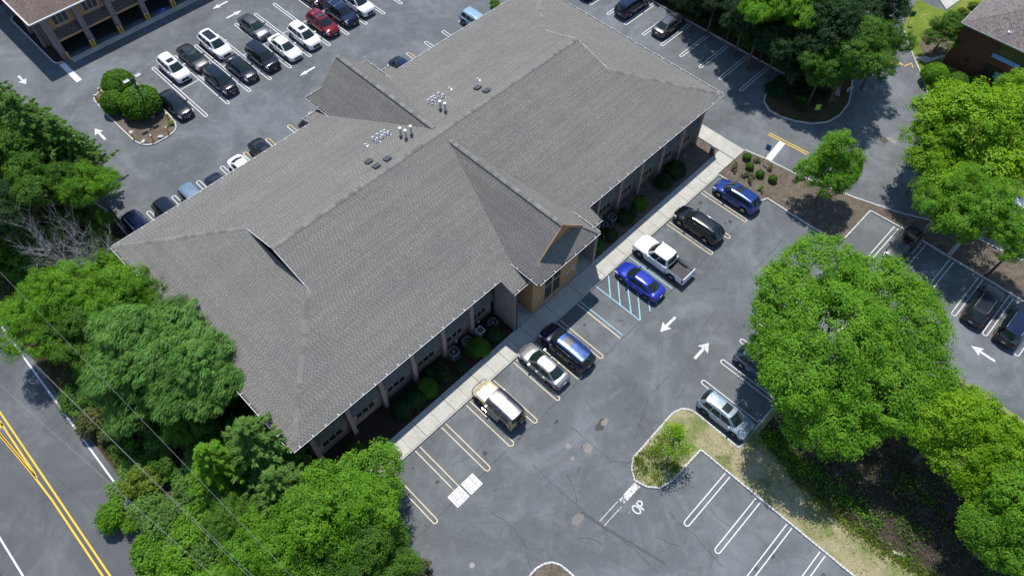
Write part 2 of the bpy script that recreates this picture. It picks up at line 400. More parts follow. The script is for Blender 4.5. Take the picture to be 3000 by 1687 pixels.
# stop bars, STOP lettering
def bar_mark(name, pts, mat): sheet(name, pts, ZM, mat, parent=LOT)
bar_mark('stop_bar', [(17.6, 5.65), (19.75, 5.62), (19.72, 6.15), (17.9, 6.13)], M['worn_white'])
for yy in (5.66, 6.12): mark('stop_bar', MB().ribbon([(15.6, yy), (17.7, yy)], .07, ZM), worn_paint('ghost_white', (.45, .45, .45), wear=.7))
bar_mark('stop_bar', [(55.25, 17.4), (58.5, 17.75), (58.45, 18.4), (55.2, 18.05)], M['white_line'])
bar_mark('stop_bar', [(11.35, 78.6), (11.98, 78.6), (11.98, 82.7), (11.35, 82.7)], M['white_line'])
for x in (58.33, 58.63): mark('centre_line', MB().ribbon([(x, 19.8), (x+.4, 15.3)], .10, ZM), M['yellow_line'])
mark('centre_line', MB().ribbon([(78.3, 14.9), (79.35, 14.55), (78.75, 14.1)], .12, ZM), M['yellow_line'])
mark('worn_arrow', MB().poly([(77.0, 16.6, ZM), (77.6, 15.9, ZM), (78.4, 15.0, ZM), (78.6, 15.5, ZM), (78.0, 16.3, ZM), (77.4, 16.9, ZM)]), worn_paint('ghost_amber', (.6, .42, .2), wear=.7))
# what is left of the word STOP: O and P, read from the south aisle
def stroke(mb, pts): mb.ribbon(pts, .10, ZM)
lt = MB(); stroke(lt, [(18.2+.22*math.cos(R(q)), 4.72+.36*math.sin(R(q))) for q in range(0, 361, 30)]); mark('stop_lettering', lt, worn_paint('ghost_white2', (.6, .6, .6), wear=.75, scale=14))
lt = MB(); stroke(lt, [(18.56, 4.30), (18.56, 5.02), (18.8, 5.02), (18.92, 4.9), (18.92, 4.78), (18.8, 4.66), (18.6, 4.66)]); mark('stop_lettering', lt, M['white_line'])
lt = MB(); stroke(lt, [(17.62, 5.0), (17.85, 5.0)]); mark('stop_lettering', lt, worn_paint('ghost_white3', (.5, .5, .5), wear=.9))
# handicap square
sheet('handicap_square', [(24.1, 82.95), (25.25, 82.95), (25.25, 84.1), (24.1, 84.1)], ZM, M['blue_paint'], parent=LOT)
hs = MB(); hs.ribbon([(24.65+.27*math.cos(R(q)), 83.4+.27*math.sin(R(q))) for q in range(-170, 120, 20)], .07, ZM+.004); hs.ribbon([(24.7, 83.95), (24.68, 83.55), (24.95, 83.5), (25.1, 83.2)], .07, ZM+.004); hs.ribbon([(24.5, 83.7), (24.9, 83.72)], .06, ZM+.005)
mark('wheelchair_symbol', hs, M['white_line'])
# road lines
def rmark(path, w, mat, name='road_line'): MB().ribbon(path, w, ZM).build(name, mat, ROAD)
rmark([(-8.2, -60), (-8.2, 130)], .13, M['white_line']); rmark([(-16.15, -60), (-16.15, 130)], .13, M['white_line'])
rmark([(-11.8, -60), (-11.8, 130)], .13, M['yellow_line'])
rmark([(-12.17, -60), (-12.17, 36.5), (-12.3, 39.5), (-12.72, 45.2), (-13.6, 56)], .13, M['yellow_line'])
rmark([(-12.16, 39.2), (-12.16, 60)], .13, M['yellow_line']); rmark([(-12.2, 38.9), (-12.42, 42.0), (-12.9, 48), (-13.3, 56)], .13, M['yellow_line'])
rmark([(-12.2, 44.9), (-12.75, 46.3)], .35, M['yellow_line'])

# cracks, seams and patches in the front aisle
def wander(pts, step=.35, amp=.12, seed=1):
    r = random.Random(seed); out = []
    for (x0, y0), (x1, y1) in zip(pts, pts[1:]):
        n = max(2, int(math.hypot(x1-x0, y1-y0)/step))
        for i in range(n): t = i/n; out.append((x0+(x1-x0)*t+r.uniform(-amp, amp), y0+(y1-y0)*t+r.uniform(-amp, amp)))
    out.append(pts[-1]); return out
Pz = lambda *pp: [tuple(at(x, y).xy) for x, y in pp]
ck = [Pz((1560, 1360), (1620, 1420), (1690, 1480), (1760, 1540), (1850, 1600), (1930, 1680)), Pz((1690, 1480), (1685, 1440), (1660, 1390), (1690, 1390), (1700, 1365)),
      Pz((1850, 1355), (1790, 1350), (1745, 1310), (1700, 1270), (1670, 1250)), Pz((1770, 1540), (1800, 1510), (1830, 1465)), Pz((1640, 1570), (1620, 1610), (1615, 1640)),
      Pz((1690, 1580), (1730, 1575), (1770, 1600)), Pz((1960, 1500), (2000, 1540), (2040, 1570), (2060, 1600), (2120, 1660)), Pz((1920, 1570), (1960, 1590), (2000, 1595), (2020, 1560)),
      Pz((1985, 1170), (2010, 1130), (1995, 1090), (2005, 1075)), Pz((2050, 965), (2080, 930), (2100, 905)), Pz((2190, 810), (2230, 770), (2270, 730), (2300, 690)), Pz((2080, 850), (2110, 845), (2140, 860)),
      Pz((1715, 1170), (1745, 1205), (1760, 1215)), Pz((1600, 1080), (1640, 1110), (1660, 1130)), Pz((1330, 1360), (1390, 1330), (1420, 1290)), Pz((2420, 400), (2550, 420), (2660, 440)), Pz((2540, 430), (2590, 455), (2680, 470)),
      Pz((1960, 1100), (1900, 1160), (1880, 1230), (1860, 1290)), Pz((2210, 1560), (2250, 1600), (2290, 1660)), Pz((2080, 1290+200), (2110, 1520), (2170, 1560)), Pz((1440, 1500), (1500, 1540), (1540, 1600), (1560, 1680))]
for i, c in enumerate(ck):
    p = wander(c, .3, .07, i); r = random.Random(i); mark('crack', MB().ribbon(p, [r.uniform(.008, .05) for _ in p], .009), M['crack'])
for k, (x0, x1, y) in enumerate(((4.6, 50, 14.86),)):
    p = wander([(x0, y), (x1, y+.05)], .4, .05, 50+k); r = random.Random(k); mark('seam', MB().ribbon(p, [r.uniform(.015, .06) for _ in p], .0085), M['crack'])
mark('seam', MB().ribbon(wander(Pz((1700, 1500), (1950, 1650)), .5, .04, 77), .2, .0075), plain('seam_wide', (.088, .092, .094), .9, .1))
def blob(cx, cy, rx, ry, z, mat, seed, name='asphalt_patch'):
    r = random.Random(seed); n = 18; p = [(cx+rx*math.cos(2*math.pi*i/n)*r.uniform(.72, 1.15), cy+ry*math.sin(2*math.pi*i/n)*r.uniform(.72, 1.15)) for i in range(n)]
    sheet(name, p, z, mat, parent=LOT)
for i, (x, y, rx, ry, mt) in enumerate(((1762, 1243, .65, .4, 'patch_dark'), (1772, 1236, .38, .25, 'patch_light'), (1722, 1313, .42, .4, 'patch_light'), (1714, 1310, .22, .3, 'patch_dark'), (1665, 1306, .26, .26, 'patch_light'), (1676, 1341, .2, .2, 'patch_light'),
                                      (1692, 1520, .55, .4, 'patch_light'), (1630, 1235, .3, .12, 'patch_dark'), (1520, 1285, .18, .12, 'patch_dark'), (2590, 410, .5, .5, 'patch_dark'), (2612, 412, .3, .6, 'patch_light'))):
    c = at(x, y); blob(c.x, c.y, rx, ry, .008+.0015*(i % 3), M[mt], 90+i)
for i, (x, y, rx, ry) in enumerate(((2052, 595, .25, .2), (1655, 950, .15, .12), (1660, 890, .2, .12), (1040, 640, .3, .25))):
    c = at(x, y); blob(c.x, c.y, rx, ry, .0085, M['patch_dark'], 120+i, 'oil_stain')

ro = random.Random(77)
for i in range(46):
    q = ro.random(); x, y = (ro.uniform(7.5, 48.5), ro.uniform(15.6, 19.2)) if q < .5 else ((ro.uniform(20.5, 24.5), ro.uniform(-8, 1)) if q < .62 else ((ro.uniform(18.5, 44), ro.uniform(64.5, 74)) if q < .85 else (ro.uniform(62.5, 66.5), ro.uniform(26, 47))))
    s_ = ro.uniform(.04, .22); blob(x, y, s_, s_*ro.uniform(.6, 1.3), .0065+.0004*(i % 6), M['oil'], 200+i, 'oil_stain')
# ------------------------------------------------------------------ kerbs of granite blocks
def _block(seed):
    r = random.Random(seed); mb = MB(); mb.box(-.13, .13, -.065, .065, .004, .13)
    mb.v = [(x+r.uniform(-.012, .012), y+r.uniform(-.012, .012), z+(r.uniform(-.012, .012) if z > .1 else 0)) for x, y, z in mb.v]
    me = mb.mesh('block'); me.materials.append(M['kerb_stone']); return me
BLOCKS = [_block(i) for i in range(6)]
def kerb(path, closed=False):
    P = [Vector((p[0], p[1], 0)) for p in path]
    if closed: P.append(P[0].copy())
    base = MB().ribbon([(p.x, p.y) for p in P], .12, .055).build('kerb', M['kerb_base']); tag(base, kind='structure')
    for a, b in zip(P, P[1:]):
        d = b-a; L = d.length
        if L < .05: continue
        n = max(1, round(L/.285)); st = L/n; ang = math.atan2(d.y, d.x)
        for i in range(n):
            p = a+d*((i+.5)/n)
            use('block', rnd.choice(BLOCKS), base, (p.x, p.y, rnd.uniform(-.006, .006)), (0, 0, ang+rnd.uniform(-.03, .03)+(math.pi if rnd.random() < .5 else 0)), (st/.285, 1, 1))
def bed(name, pts, mat, z=.1, skirt=True): 
    o = MB().prism(pts, .001, z).build(name, mat); tag(o, kind='structure'); return o
def smooth(pts, n=2):
    for _ in range(n):
        q = []
        for i in range(len(pts)):
            a = pts[i]; b = pts[(i+1) % len(pts)]; q += [(a[0]*.75+b[0]*.25, a[1]*.75+b[1]*.25), (a[0]*.25+b[0]*.75, a[1]*.25+b[1]*.75)]
        pts = q
    return pts
ISL = smooth([(11.2, 74.3), (11.7, 75.1), (12.6, 75.35), (15.3, 75.3), (15.9, 74.6), (15.85, 70), (15.8, 65.6), (15.2, 64.2), (13.8, 63.95), (12.2, 64.05), (11.35, 65.1), (11.2, 67)], 1)
bed('island_bed', ISL, M['mulch']); kerb(ISL, True)
BEDR = [(50.0, 20.12), (54.68, 20.12), (55.14, 18.1), (55.58, 14.3), (56.96, 8.75), (58.3, 4.68), (60.3, .5), (61.0, -6), (61.0, -40), (56.72, -40), (56.7, 3.6), (56.5, 6.92), (51.9, 6.94), (51.26, 7.13), (50.98, 7.52), (50.8, 9.5), (50.8, 14.9), (50.3, 15.05), (50.0, 15.3)]
bed('planting_bed', BEDR, M['mulch'])
kerb([(50.0, 20.05), (50.0, 15.3), (50.3, 15.05), (50.8, 14.9), (50.8, 9.5), (50.98, 7.52), (51.26, 7.13), (51.9, 6.94), (56.5, 6.92), (56.7, 3.6), (56.72, -14)])
kerb([(54.68, 20.2), (55.14, 18.1), (55.58, 14.3), (56.96, 8.75), (58.3, 4.68), (60.3, .5), (61.0, -6)])
WOODR = [(67.6, 120), (67.6, 43), (67.58, 23.6), (65.9, 23.15), (63.1, 23.3), (62.2, 22.9), (61.45, 21.7), (61.45, 20.3), (62.0, 18.8), (62.9, 17.35), (64.3, 16.3), (66.05, 15.92), (68.4, 16.2), (70.6, 17.1), (75, 19.5), (81, 22.6), (88, 27), (108, 38), (108, 120)]
bed('wooded_bed', WOODR, M['soil'], .1); kerb(WOODR[1:17])
LAWN = [(90.6, 30), (84.6, 18.5), (82.3, 16.6), (80.1, 14.6), (78.1, 12.7), (75.8, 10.8), (73.8, 9.85), (72.0, 9.33), (69.7, 8.6), (68.2, 6), (68.4, -10), (68.4, -40), (109, -40), (109, 5), (108, 14.5), (94.6, 15.8), (91.2, 16.1), (90.65, 17.1), (90.6, 19.8)]
bed('lawn', LAWN[1:], M['lawn'], .1); kerb(LAWN[1:11])
tag(sheet('concrete_path', [(91.2, 16.3), (94.6, 15.9), (100, 15.6), (100, 17.4), (96, 17.6), (92.6, 18.0)], .115, M['concrete']), kind='structure')
tag(sheet('concrete_path', [(80.25, 14.5), (80.5, 14.75), (83.2, 12.6), (83.0, 12.3), (80.4, 13.4)], .112, M['concrete']), kind='structure')
tag(sheet('mulch_ring', smooth([(82.8, 15.6), (85.6, 15.9), (87.5, 14.5), (86.5, 12.8), (83.5, 12.5), (81.0, 13.6)], 2), .114, M['mulch']), kind='structure')
SOUTH = [(25.35, 4.1), (23.66, 4.14), (21.9, 4.16), (20.75, 4.48), (20.1, 5.2), (19.8, 6.2), (20.4, 7.0), (21.2, 7.45), (22.0, 7.46), (26.3, 7.57), (27.1, 7.28), (27.5, 6.74), (27.6, 6.0), (27.57, 2.06), (42.5, 2.07), (44.4, 1.6), (45.4, .3), (45.6, -2), (45.6, -40), (25.4, -40)]
bed('dry_lawn', SOUTH, M['dry_lawn']); kerb(SOUTH[:18]); kerb([(25.36, 4.1), (25.4, -16)])
BR = [(29.6, 1.6), (42.3, 1.7), (44.0, 1.2), (45.2, 0), (45.3, -39.5), (29.5, -39.5), (28.9, -13), (28.3, -9), (28.3, -5.2), (28.4, -2.5)]
tag(sheet('brush_floor', BR, .104, M['brush']), kind='structure')
BOT = smooth([(8.3, -30), (8.3, 6.2), (8.9, 7.15), (10.2, 7.15), (11.2, 6.5), (11.4, 5), (11.4, -30)], 1)
bed('island_bed', BOT, M['mulch']); kerb(BOT[2:11])
NB = [(12.1, 94.5), (11.5, 94.7), (11.12, 94.2), (11.12, 83.5), (11.35, 83.0), (11.95, 82.85), (12.1, 83.0)]
bed('planting_bed', NB, plain('dark_mulch', (.035, .026, .02), .95, .1)); kerb(NB[1:6])
kerb([(4.45, 50.5), (4.6, 59.5), (3.9, 63)])
# sidewalk in front of the building
walk = MB().box(4.8, 52.7, 20.14, 22.02, .001, .12).build('sidewalk', M['joint']); tag(walk, kind='structure')
MB().box(4.8, 50.0, 20.06, 20.17, .001, .145).build('concrete_kerb', M['concrete'], walk)
def slabs(x0, x1, y0, y1, nx, ny, parent):
    for i in range(nx):
        for j in range(ny):
            a, b = x0+(x1-x0)*i/nx, x0+(x1-x0)*(i+1)/nx; c, d = y0+(y1-y0)*j/ny, y0+(y1-y0)*(j+1)/ny
            gp = .035 if i % 2 == 0 else .010
            MB().box(a+gp, b-.008, c+.006, d-.006, .1, .15+rnd.uniform(-.004, .004)).build('slab', M['concrete'], parent)
slabs(4.8, 52.72, 20.19, 22.0, 31, 1, walk)
w2 = MB().box(52.75, 54.6, 20.14, 31, .001, .115).build('sidewalk', M['joint']); tag(w2, kind='structure')
slabs(52.76, 54.6, 20.16, 31, 1, 6, w2)
w3 = MB().box(22.95, 33.05, 22.03, 25.0, .001, .115).build('entrance_paving', M['joint']); tag(w3, kind='structure')
slabs(22.98, 33.02, 22.05, 25.0, 6, 2, w3)
fb = plain('foundation_soil', (.040, .029, .021), .95, .1, vscale=9)
bed('foundation_bed', [(3.2, 22.05), (22.9, 22.05), (22.9, 24.8), (3.2, 24.8)], fb, .1); bed('foundation_bed', [(33.1, 22.05), (52.72, 22.05), (52.72, 26.5), (33.1, 26.5)], M['mulch'], .1)
# drain grates by the first stalls
for i, (x0, x1) in enumerate(((8.9, 10.1), (10.27, 11.5))):
    e = empty('drain_grate', ((x0+x1)/2, 14.9, 0)); tag(e, ['pale metal storm drain grate left of its twin, end of stall lines', 'pale metal storm drain grate right of its twin, end of stall lines'][i], 'drain grate', 'paired storm drain grates')
    MB().box(-.61, .61, -.57, .57, .002, .012).build('frame', plain('grate_well', (.03, .03, .03), .9), e)
    g2 = MB()
    for s in (-.58, .58): g2.box(s-.03, s+.03, -.57, .57, .012, .03)
    for s in (-.54, .54): g2.box(-.55, .55, s-.03, s+.03, .012, .03)
    g2.box(-.55, .55, -.06, .06, .012, .028); g2.box(-.06, .06, -.51, .51, .012, .0285)
    gm = plain('grate_iron', (.50, .49, .52), .55, .4, .3, var=.15); g2.build('rim', gm, e)
    for k in range(9):
        for h in (-1, 1): MB().box(-.5+k*.125-.028, -.5+k*.125+.028, .07*h if h > 0 else -.5, .5 if h > 0 else -.07, .013, .027).build('slat', gm, e)
    for k in range(1, 4): 
        for h in (-1, 1): MB().box(-.54, .54, h*(.07+.11*k)-.022, h*(.07+.11*k)+.022, .0135, .0265).build('slat', gm, e)
c = at(1383, 1655); mh = MB().lathe([(0, .016), (.16, .016), (.17, .006), (.2, .006)], 18, (c.x, c.y, 0)).build('valve_cover', plain('cover_iron', (.25, .25, .24), .7)); tag(mh, 'small round metal cover in the open front aisle', 'utility cover')
# ------------------------------------------------------------------ office building
def shingle_face(poly, tooth, name, parent, mats, expo=.195, up=None, seed=1, period=.305, gapw=.115, lift=.020, solid=False):
    """courses of laminated shingles over one roof plane: raised teeth and recessed gaps, as one joined part"""
    r = random.Random(seed); P = [Vector(p) for p in poly]
    n = sum(((p-P[0]).cross(q-P[0]) for p, q in zip(P[1:], P[2:])), Vector()).normalized()
    if n.z < 0: n = -n
    h = Vector((0, 0, 1)).cross(n).normalized()            # horizontal, along the courses
    u = n.cross(h).normalized()
    if u.z < 0: u = -u
    o = min(P, key=lambda p: p.z)
    Q = [((p-o).dot(h), (p-o).dot(u)) for p in P]; smax = max(q[1] for q in Q)
    A = MB(); B = MB(); k = 0; crs = []
    while k*expo < smax-.02:
        s0 = k*expo; s1 = min(s0+expo*1.02, smax); sm = (s0+s1)/2; xs = []
        for (a, b), (c, d) in zip(Q, Q[1:]+Q[:1]):
            if (b <= sm < d) or (d <= sm < b): xs.append(a+(c-a)*(sm-b)/(d-b))
        xs.sort(); off = r.uniform(0, period)
        for xa, xb in zip(xs[::2], xs[1::2]):
            x = xa-off; j = 0
            while x < xb:
                w1 = period-gapw+r.uniform(-.02, .02); w2 = gapw+r.uniform(-.015, .015)
                for mb, w, t0, hf in ((A, w1, lift, 0), (B, w2, lift*.6, 1)):
                    a = max(x, xa); b = min(x+w, xb); x += w
                    if b-a < .02: continue
                    q = lambda xx, ss, tt: o+h*xx+u*ss+n*tt
                    t0 = t0*r.uniform(.85, 1.15); sh_ = s0+(s1-s0)*r.uniform(.45, .62) if hf else s1
                    if hf:
                        m = len(A.v); A.v += [tuple(z) for z in (q(a, sh_, t0*.9), q(b, sh_, t0*.9), q(b, s1, .003), q(a, s1, .003))]; A.f.append((m, m+1, m+2, m+3))
                    p0, p1, p2, p3 = q(a, s0-.004, t0), q(b, s0-.004, t0), q(b, sh_, t0*.8 if hf else .003), q(a, sh_, t0*.8 if hf else .003)
                    c0, c1 = q(a, s0-.004, -.002), q(b, s0-.004, -.002)
                    m = len(mb.v); mb.v += [tuple(z) for z in (p0, p1, p2, p3, c0, c1)]
                    mb.f += [(m, m+1, m+2, m+3), (m+4, m+5, m+1, m)]
        crs += [r.choice((0, 0, 1, 2))]*(len(A.f)-len(crs)); k += 1
    me = A.mesh(name); tn = tones(mats[0]); [me.materials.append(q_) for q_ in tn]; me.polygons.foreach_set('material_index', [c_ % len(tn) for c_ in crs]); ob = link(bpy.data.objects.new(name, me), parent); ob["kind"] = "stuff"
    for mb, mt in ((B, mats[1]),):
        me2 = mb.mesh(name+'_notches'); me2.materials.append(mt); o2 = link(bpy.data.objects.new(name+'_notches', me2), parent); o2["kind"] = "stuff"
    return ob

OB = empty('office_building', (28.1, 36, 0)); tag(OB, 'large brick office building with broad grey shingled hip roof and tan entrance gable', 'building')
BI = Matrix.Translation((-28.1, -36, 0))
def part(mb, name, mat, parent=None, smooth=None, bevel=0):
    p = parent or OB
    mb.v = [(x-28.1, y-36, z) for x, y, z in mb.v] if p is OB else mb.v
    return mb.build(name, mat, p, smooth, bevel)
def subpart(mb, name, mat, parent): # parent part has identity transform inside OB
    mb.v = [(x-28.1, y-36, z) for x, y, z in mb.v]; return mb.build(name, mat, parent)

ZE, PIT = 6.4, .3035; ZR = ZE+PIT*12.5
XL, XR, YF, YB, YR = 2.48, 53.0, 23.57, 48.57, 36.07
GL, GR = 10.75, 45.45                     # gablet planes
ZG = 8.93
YGf = YF+(ZG-ZE)/PIT; YGb = YB-(ZG-ZE)/PIT
ZT = 6.52; CX = 28.1; PX0, PX1 = 24.42, 31.78; PY = 20.97; ZP = 9.95     # entrance gable
PP = (ZP-ZT)/(CX-PX0)
mats = (M['shingle'], M['shingle_dark'])
# roof deck under the shingles (six planes)
def zf(y): return ZE+PIT*(y-YF)
def zb(y): return ZE+PIT*(YB-y)
front = [(XL, YF, ZE), (22.6, YF, ZE), (22.6, 22.03, zf(22.03)), (33.35, 22.03, zf(22.03)), (33.35, YF, ZE), (XR, YF, ZE), (GR, YGf, ZG), (GR, YR, ZR), (GL, YR, ZR), (GL, YGf, ZG)]
back = [(XL, YB, ZE), (GL, YGb, ZG), (GL, YR, ZR), (GR, YR, ZR), (GR, YGb, ZG), (XR, YB, ZE), (33.35, YB, ZE), (33.35, 49.96, zb(49.96)), (22.6, 49.96, zb(49.96)), (22.6, YB, ZE)]
XGl = GL+.32; XGr = GR-.32
zgl = ZG+.32*PIT
left = [(XL, YF, ZE), (GL, YGf, ZG), (XGl, YGf, ZG+.1), (XGl, YGb, ZG+.1), (GL, YGb, ZG), (XL, YB, ZE)]
def deck(poly, name='roof_deck'):
    mb = MB(); mb.poly([(x, y, z-.03) for x, y, z in poly]); return part(mb, name, M['shingle_dark'])
left = [(XL, YF, ZE), (GL, YGf, ZG), (GL, YGb, ZG), (XL, YB, ZE)]
right = [(XR, YF, ZE), (XR, YB, ZE), (GR, YGb, ZG), (GR, YGf, ZG)]
# entrance gable roof planes, running back into the main slope
def yhit(z): return YF+(z-ZE)/PIT
pl = [(PX0, PY, ZT), (PX0, yhit(ZT), ZT), (CX, yhit(ZP), ZP), (CX, 22.0, ZP), (PX0+1.05, 22.0, ZT+1.05*PP)]
pr = [(PX1, PY, ZT), (PX1-1.05, 22.0, ZT+1.05*PP), (CX, 22.0, ZP), (CX, yhit(ZP), ZP), (PX1, yhit(ZT), ZT)]
pf = [(PX0, PY, ZT), (PX0+1.45, 22.42, ZT+1.45*PP), (PX1-1.45, 22.42, ZT+1.45*PP), (PX1, PY, ZT)]
RYB = 51.6
def yhb(z): return YB-(z-ZE)/PIT
rl = [(PX0, RYB, ZT), (PX0+1.05, 50.55, ZT+1.05*PP), (CX, 50.55, ZP), (CX, yhb(ZP), ZP), (PX0, yhb(ZT), ZT)]
rr = [(PX1, RYB, ZT), (PX1, yhb(ZT), ZT), (CX, yhb(ZP), ZP), (CX, 50.55, ZP), (PX1-1.05, 50.55, ZT+1.05*PP)]
rf = [(PX0, RYB, ZT), (PX1, RYB, ZT), (PX1-1.45, RYB-1.45, ZT+1.45*PP), (PX0+1.45, RYB-1.45, ZT+1.45*PP)]
sh = empty('shingle_field', (0, 0, 0), 0, OB); sh.location = (-28.1, -36, 0)
for i, (pg, nm) in enumerate(((front, 'front'), (back, 'back'), (left, 'left'), (right, 'right'), (pl, 'pl'), (pr, 'pr'), (pf, 'pf'), (rl, 'rl'), (rr, 'rr'), (rf, 'rf'))):
    deck(pg); shingle_face(pg, None, 'shingles', sh, mats, seed=10+i)
# gablets at the two ends, tan gable over the entrance
def tri(pts, nm, mt): part(MB().poly(pts), nm, mt)
for x in (GL+.45, GR-.45): tri([(x, YGf-.6, ZG-.2), (x, YGb+.6, ZG-.2), (x, YR, ZR-.05)], 'gablet', M['tan'])
yw = 22.42
tri([(PX0+1.3, yw, ZT+1.3*PP), (PX1-1.3, yw, ZT+1.3*PP), (CX, yw, ZP-.06)], 'entrance_gable', M['tan'])
for a, b in (((PX0+1.05, 22.0, ZT+1.05*PP), (CX, 22.0, ZP)), ((PX1-1.05, 22.0, ZT+1.05*PP), (CX, 22.0, ZP))):
    part(MB().bar((a[0], a[1]+.03, a[2]-.10), (b[0], b[1]+.03, b[2]-.10), .06, .2), 'rake_board', M['tan_trim'])
    part(MB().poly([(a[0], 22.03, a[2]-.18), (b[0], 22.03, b[2]-.18), (b[0], yw+.0, b[2]-.18), (a[0], yw, a[2]-.18)]), 'gable_soffit', M['tan_trim'])
part(MB().box(PX0+1.6, PX1-1.6, 22.33, 22.40, ZT+1.34*PP+.02, ZT+1.34*PP+.14), 'gable_sill', M['tan_trim'])
for x, s in ((GL, -1), (GR, 1)):
    for yy in (YGf, YGb): part(MB().bar((x, yy, ZG-.06), (x, YR, ZR-.06), .05, .13), 'rake_board', M['white_trim'])
# hip and ridge caps, each its own piece
cap = MB(); cap.v = [(-.17, -.19, -.065), (.17, -.19, -.065), (.17, 0, .012), (-.17, 0, .012), (-.17, .19, -.065), (.17, .19, -.065), (.17, -.19, -.085), (.17, 0, -.006), (.17, .19, -.085)]
cap.f = [(0, 1, 2, 3), (3, 2, 5, 4), (6, 7, 2, 1), (7, 8, 5, 2)]
CAPS = []
for i, c in enumerate(((.185, .178, .163), (.145, .139, .128), (.212, .204, .188))):
    me = cap.mesh('ridge_cap'); me.materials.append(plain('ridge_cap_%d' % i, c, .92, .12, vscale=14)); CAPS.append(me)
ncap = [0]
def caps(a, b, step=.3, lift=.045):
    a = Vector(a); b = Vector(b); d = b-a; L = d.length; n = int(L/step); x = d.normalized()
    y = Vector((0, 0, 1)).cross(x).normalized(); z = x.cross(y)
    rot = Matrix((x, y, z)).transposed().to_euler()
    for i in range(n):
        p = a+d*((i+.5)/n); ncap[0] += 1
        use('ridge_cap', CAPS[rnd.choice((0, 0, 1, 2, 0, 1))], OB, (p.x-28.1, p.y-36, p.z+lift+.008*(i % 2)), rot, (step/.285*.98, 1, 1))
caps((GL, YR, ZR), (GR, YR, ZR), .33)
caps((XL, YF, ZE), (GL, YGf, ZG), .34); caps((XL, YB, ZE), (GL, YGb, ZG), .34); caps((XR, YF, ZE), (GR, YGf, ZG), .34); caps((XR, YB, ZE), (GR, YGb, ZG), .34)
caps((CX, 22.0, ZP), (CX, yhit(ZP)-.2, ZP), .34); caps((CX, 50.55, ZP), (CX, yhb(ZP)+.2, ZP), .34)
caps((PX0, PY, ZT), (PX0+1.05, 22.0, ZT+1.05*PP), .3); caps((PX1, PY, ZT), (PX1-1.05, 22.0, ZT+1.05*PP), .3)
# gutters with straps, soffits
def gutter(a, b, out):
    a = Vector(a); b = Vector(b); out = Vector(out); d = (b-a); L = d.length
    mb = MB(); lo = out*.13
    for k, (p, q) in enumerate((((0, -.02), (0, -.14)), ((0, -.14), (1, -.14)), ((1, -.14), (1, -.005)))):
        v = lambda e, w: e+lo*w[0]+Vector((0, 0, w[1]))
        mb.quad(v(a, p), v(b, p), v(b, q), v(a, q))
    g = part(mb, 'gutter', M['dark_metal'])
    rim = MB(); rim.bar(a+lo+Vector((0, 0, .0)), b+lo+Vector((0, 0, .0)), .034, .034); subpart(rim, 'gutter_rim', M['white_trim'], g)
    n = max(1, int(L/1.1))
    for i in range(n):
        p = a+d*((i+.5)/n); st = MB(); st.bar(p-out*.05+Vector((0, 0, .03)), p+lo+Vector((0, 0, .02)), .045, .02); subpart(st, 'gutter_strap', M['white_trim'], g)
    dn = MB(); q = out*-.9; dn.quad(a+Vector((0, 0, -.06)), b+Vector((0, 0, -.06)), b+q+Vector((0, 0, -.06)), a+q+Vector((0, 0, -.06))); part(dn, 'soffit', M['tan_trim'])
O = (0, -1, 0)
gutter((XL, YF, ZE), (22.6, YF, ZE), O); gutter((33.35, YF, ZE), (XR, YF, ZE), O); gutter((22.6, 22.03, zf(22.03)), (33.35, 22.03, zf(22.03)), O)
gutter((PX0, PY, ZT), (PX1, PY, ZT), O); gutter((PX0, 24.1, ZT), (PX0, PY, ZT), (-1, 0, 0)); gutter((PX1, 24.1, ZT), (PX1, PY, ZT), (1, 0, 0))
gutter((XL, YF, ZE), (XL, YB, ZE), (-1, 0, 0)); gutter((XR, YF, ZE), (XR, YB, ZE), (1, 0, 0)); gutter((XL, YB, ZE), (22.6, YB, ZE), (0, 1, 0)); gutter((33.35, YB, ZE), (XR, YB, ZE), (0, 1, 0))
gutter((22.6, 49.96, zb(49.96)), (33.35, 49.96, zb(49.96)), (0, 1, 0)); gutter((PX0, 47.9, ZT), (PX0, RYB, ZT), (-1, 0, 0)); gutter((PX1, 47.9, ZT), (PX1, RYB, ZT), (1, 0, 0))
gutter((PX0, RYB, ZT), (PX1, RYB, ZT), (0, 1, 0))
part(MB().poly([(PX0, PY, ZT-.09), (PX1, PY, ZT-.09), (PX1, 25, ZT-.09), (PX0, 25, ZT-.09)]), 'soffit', M['tan_trim'])

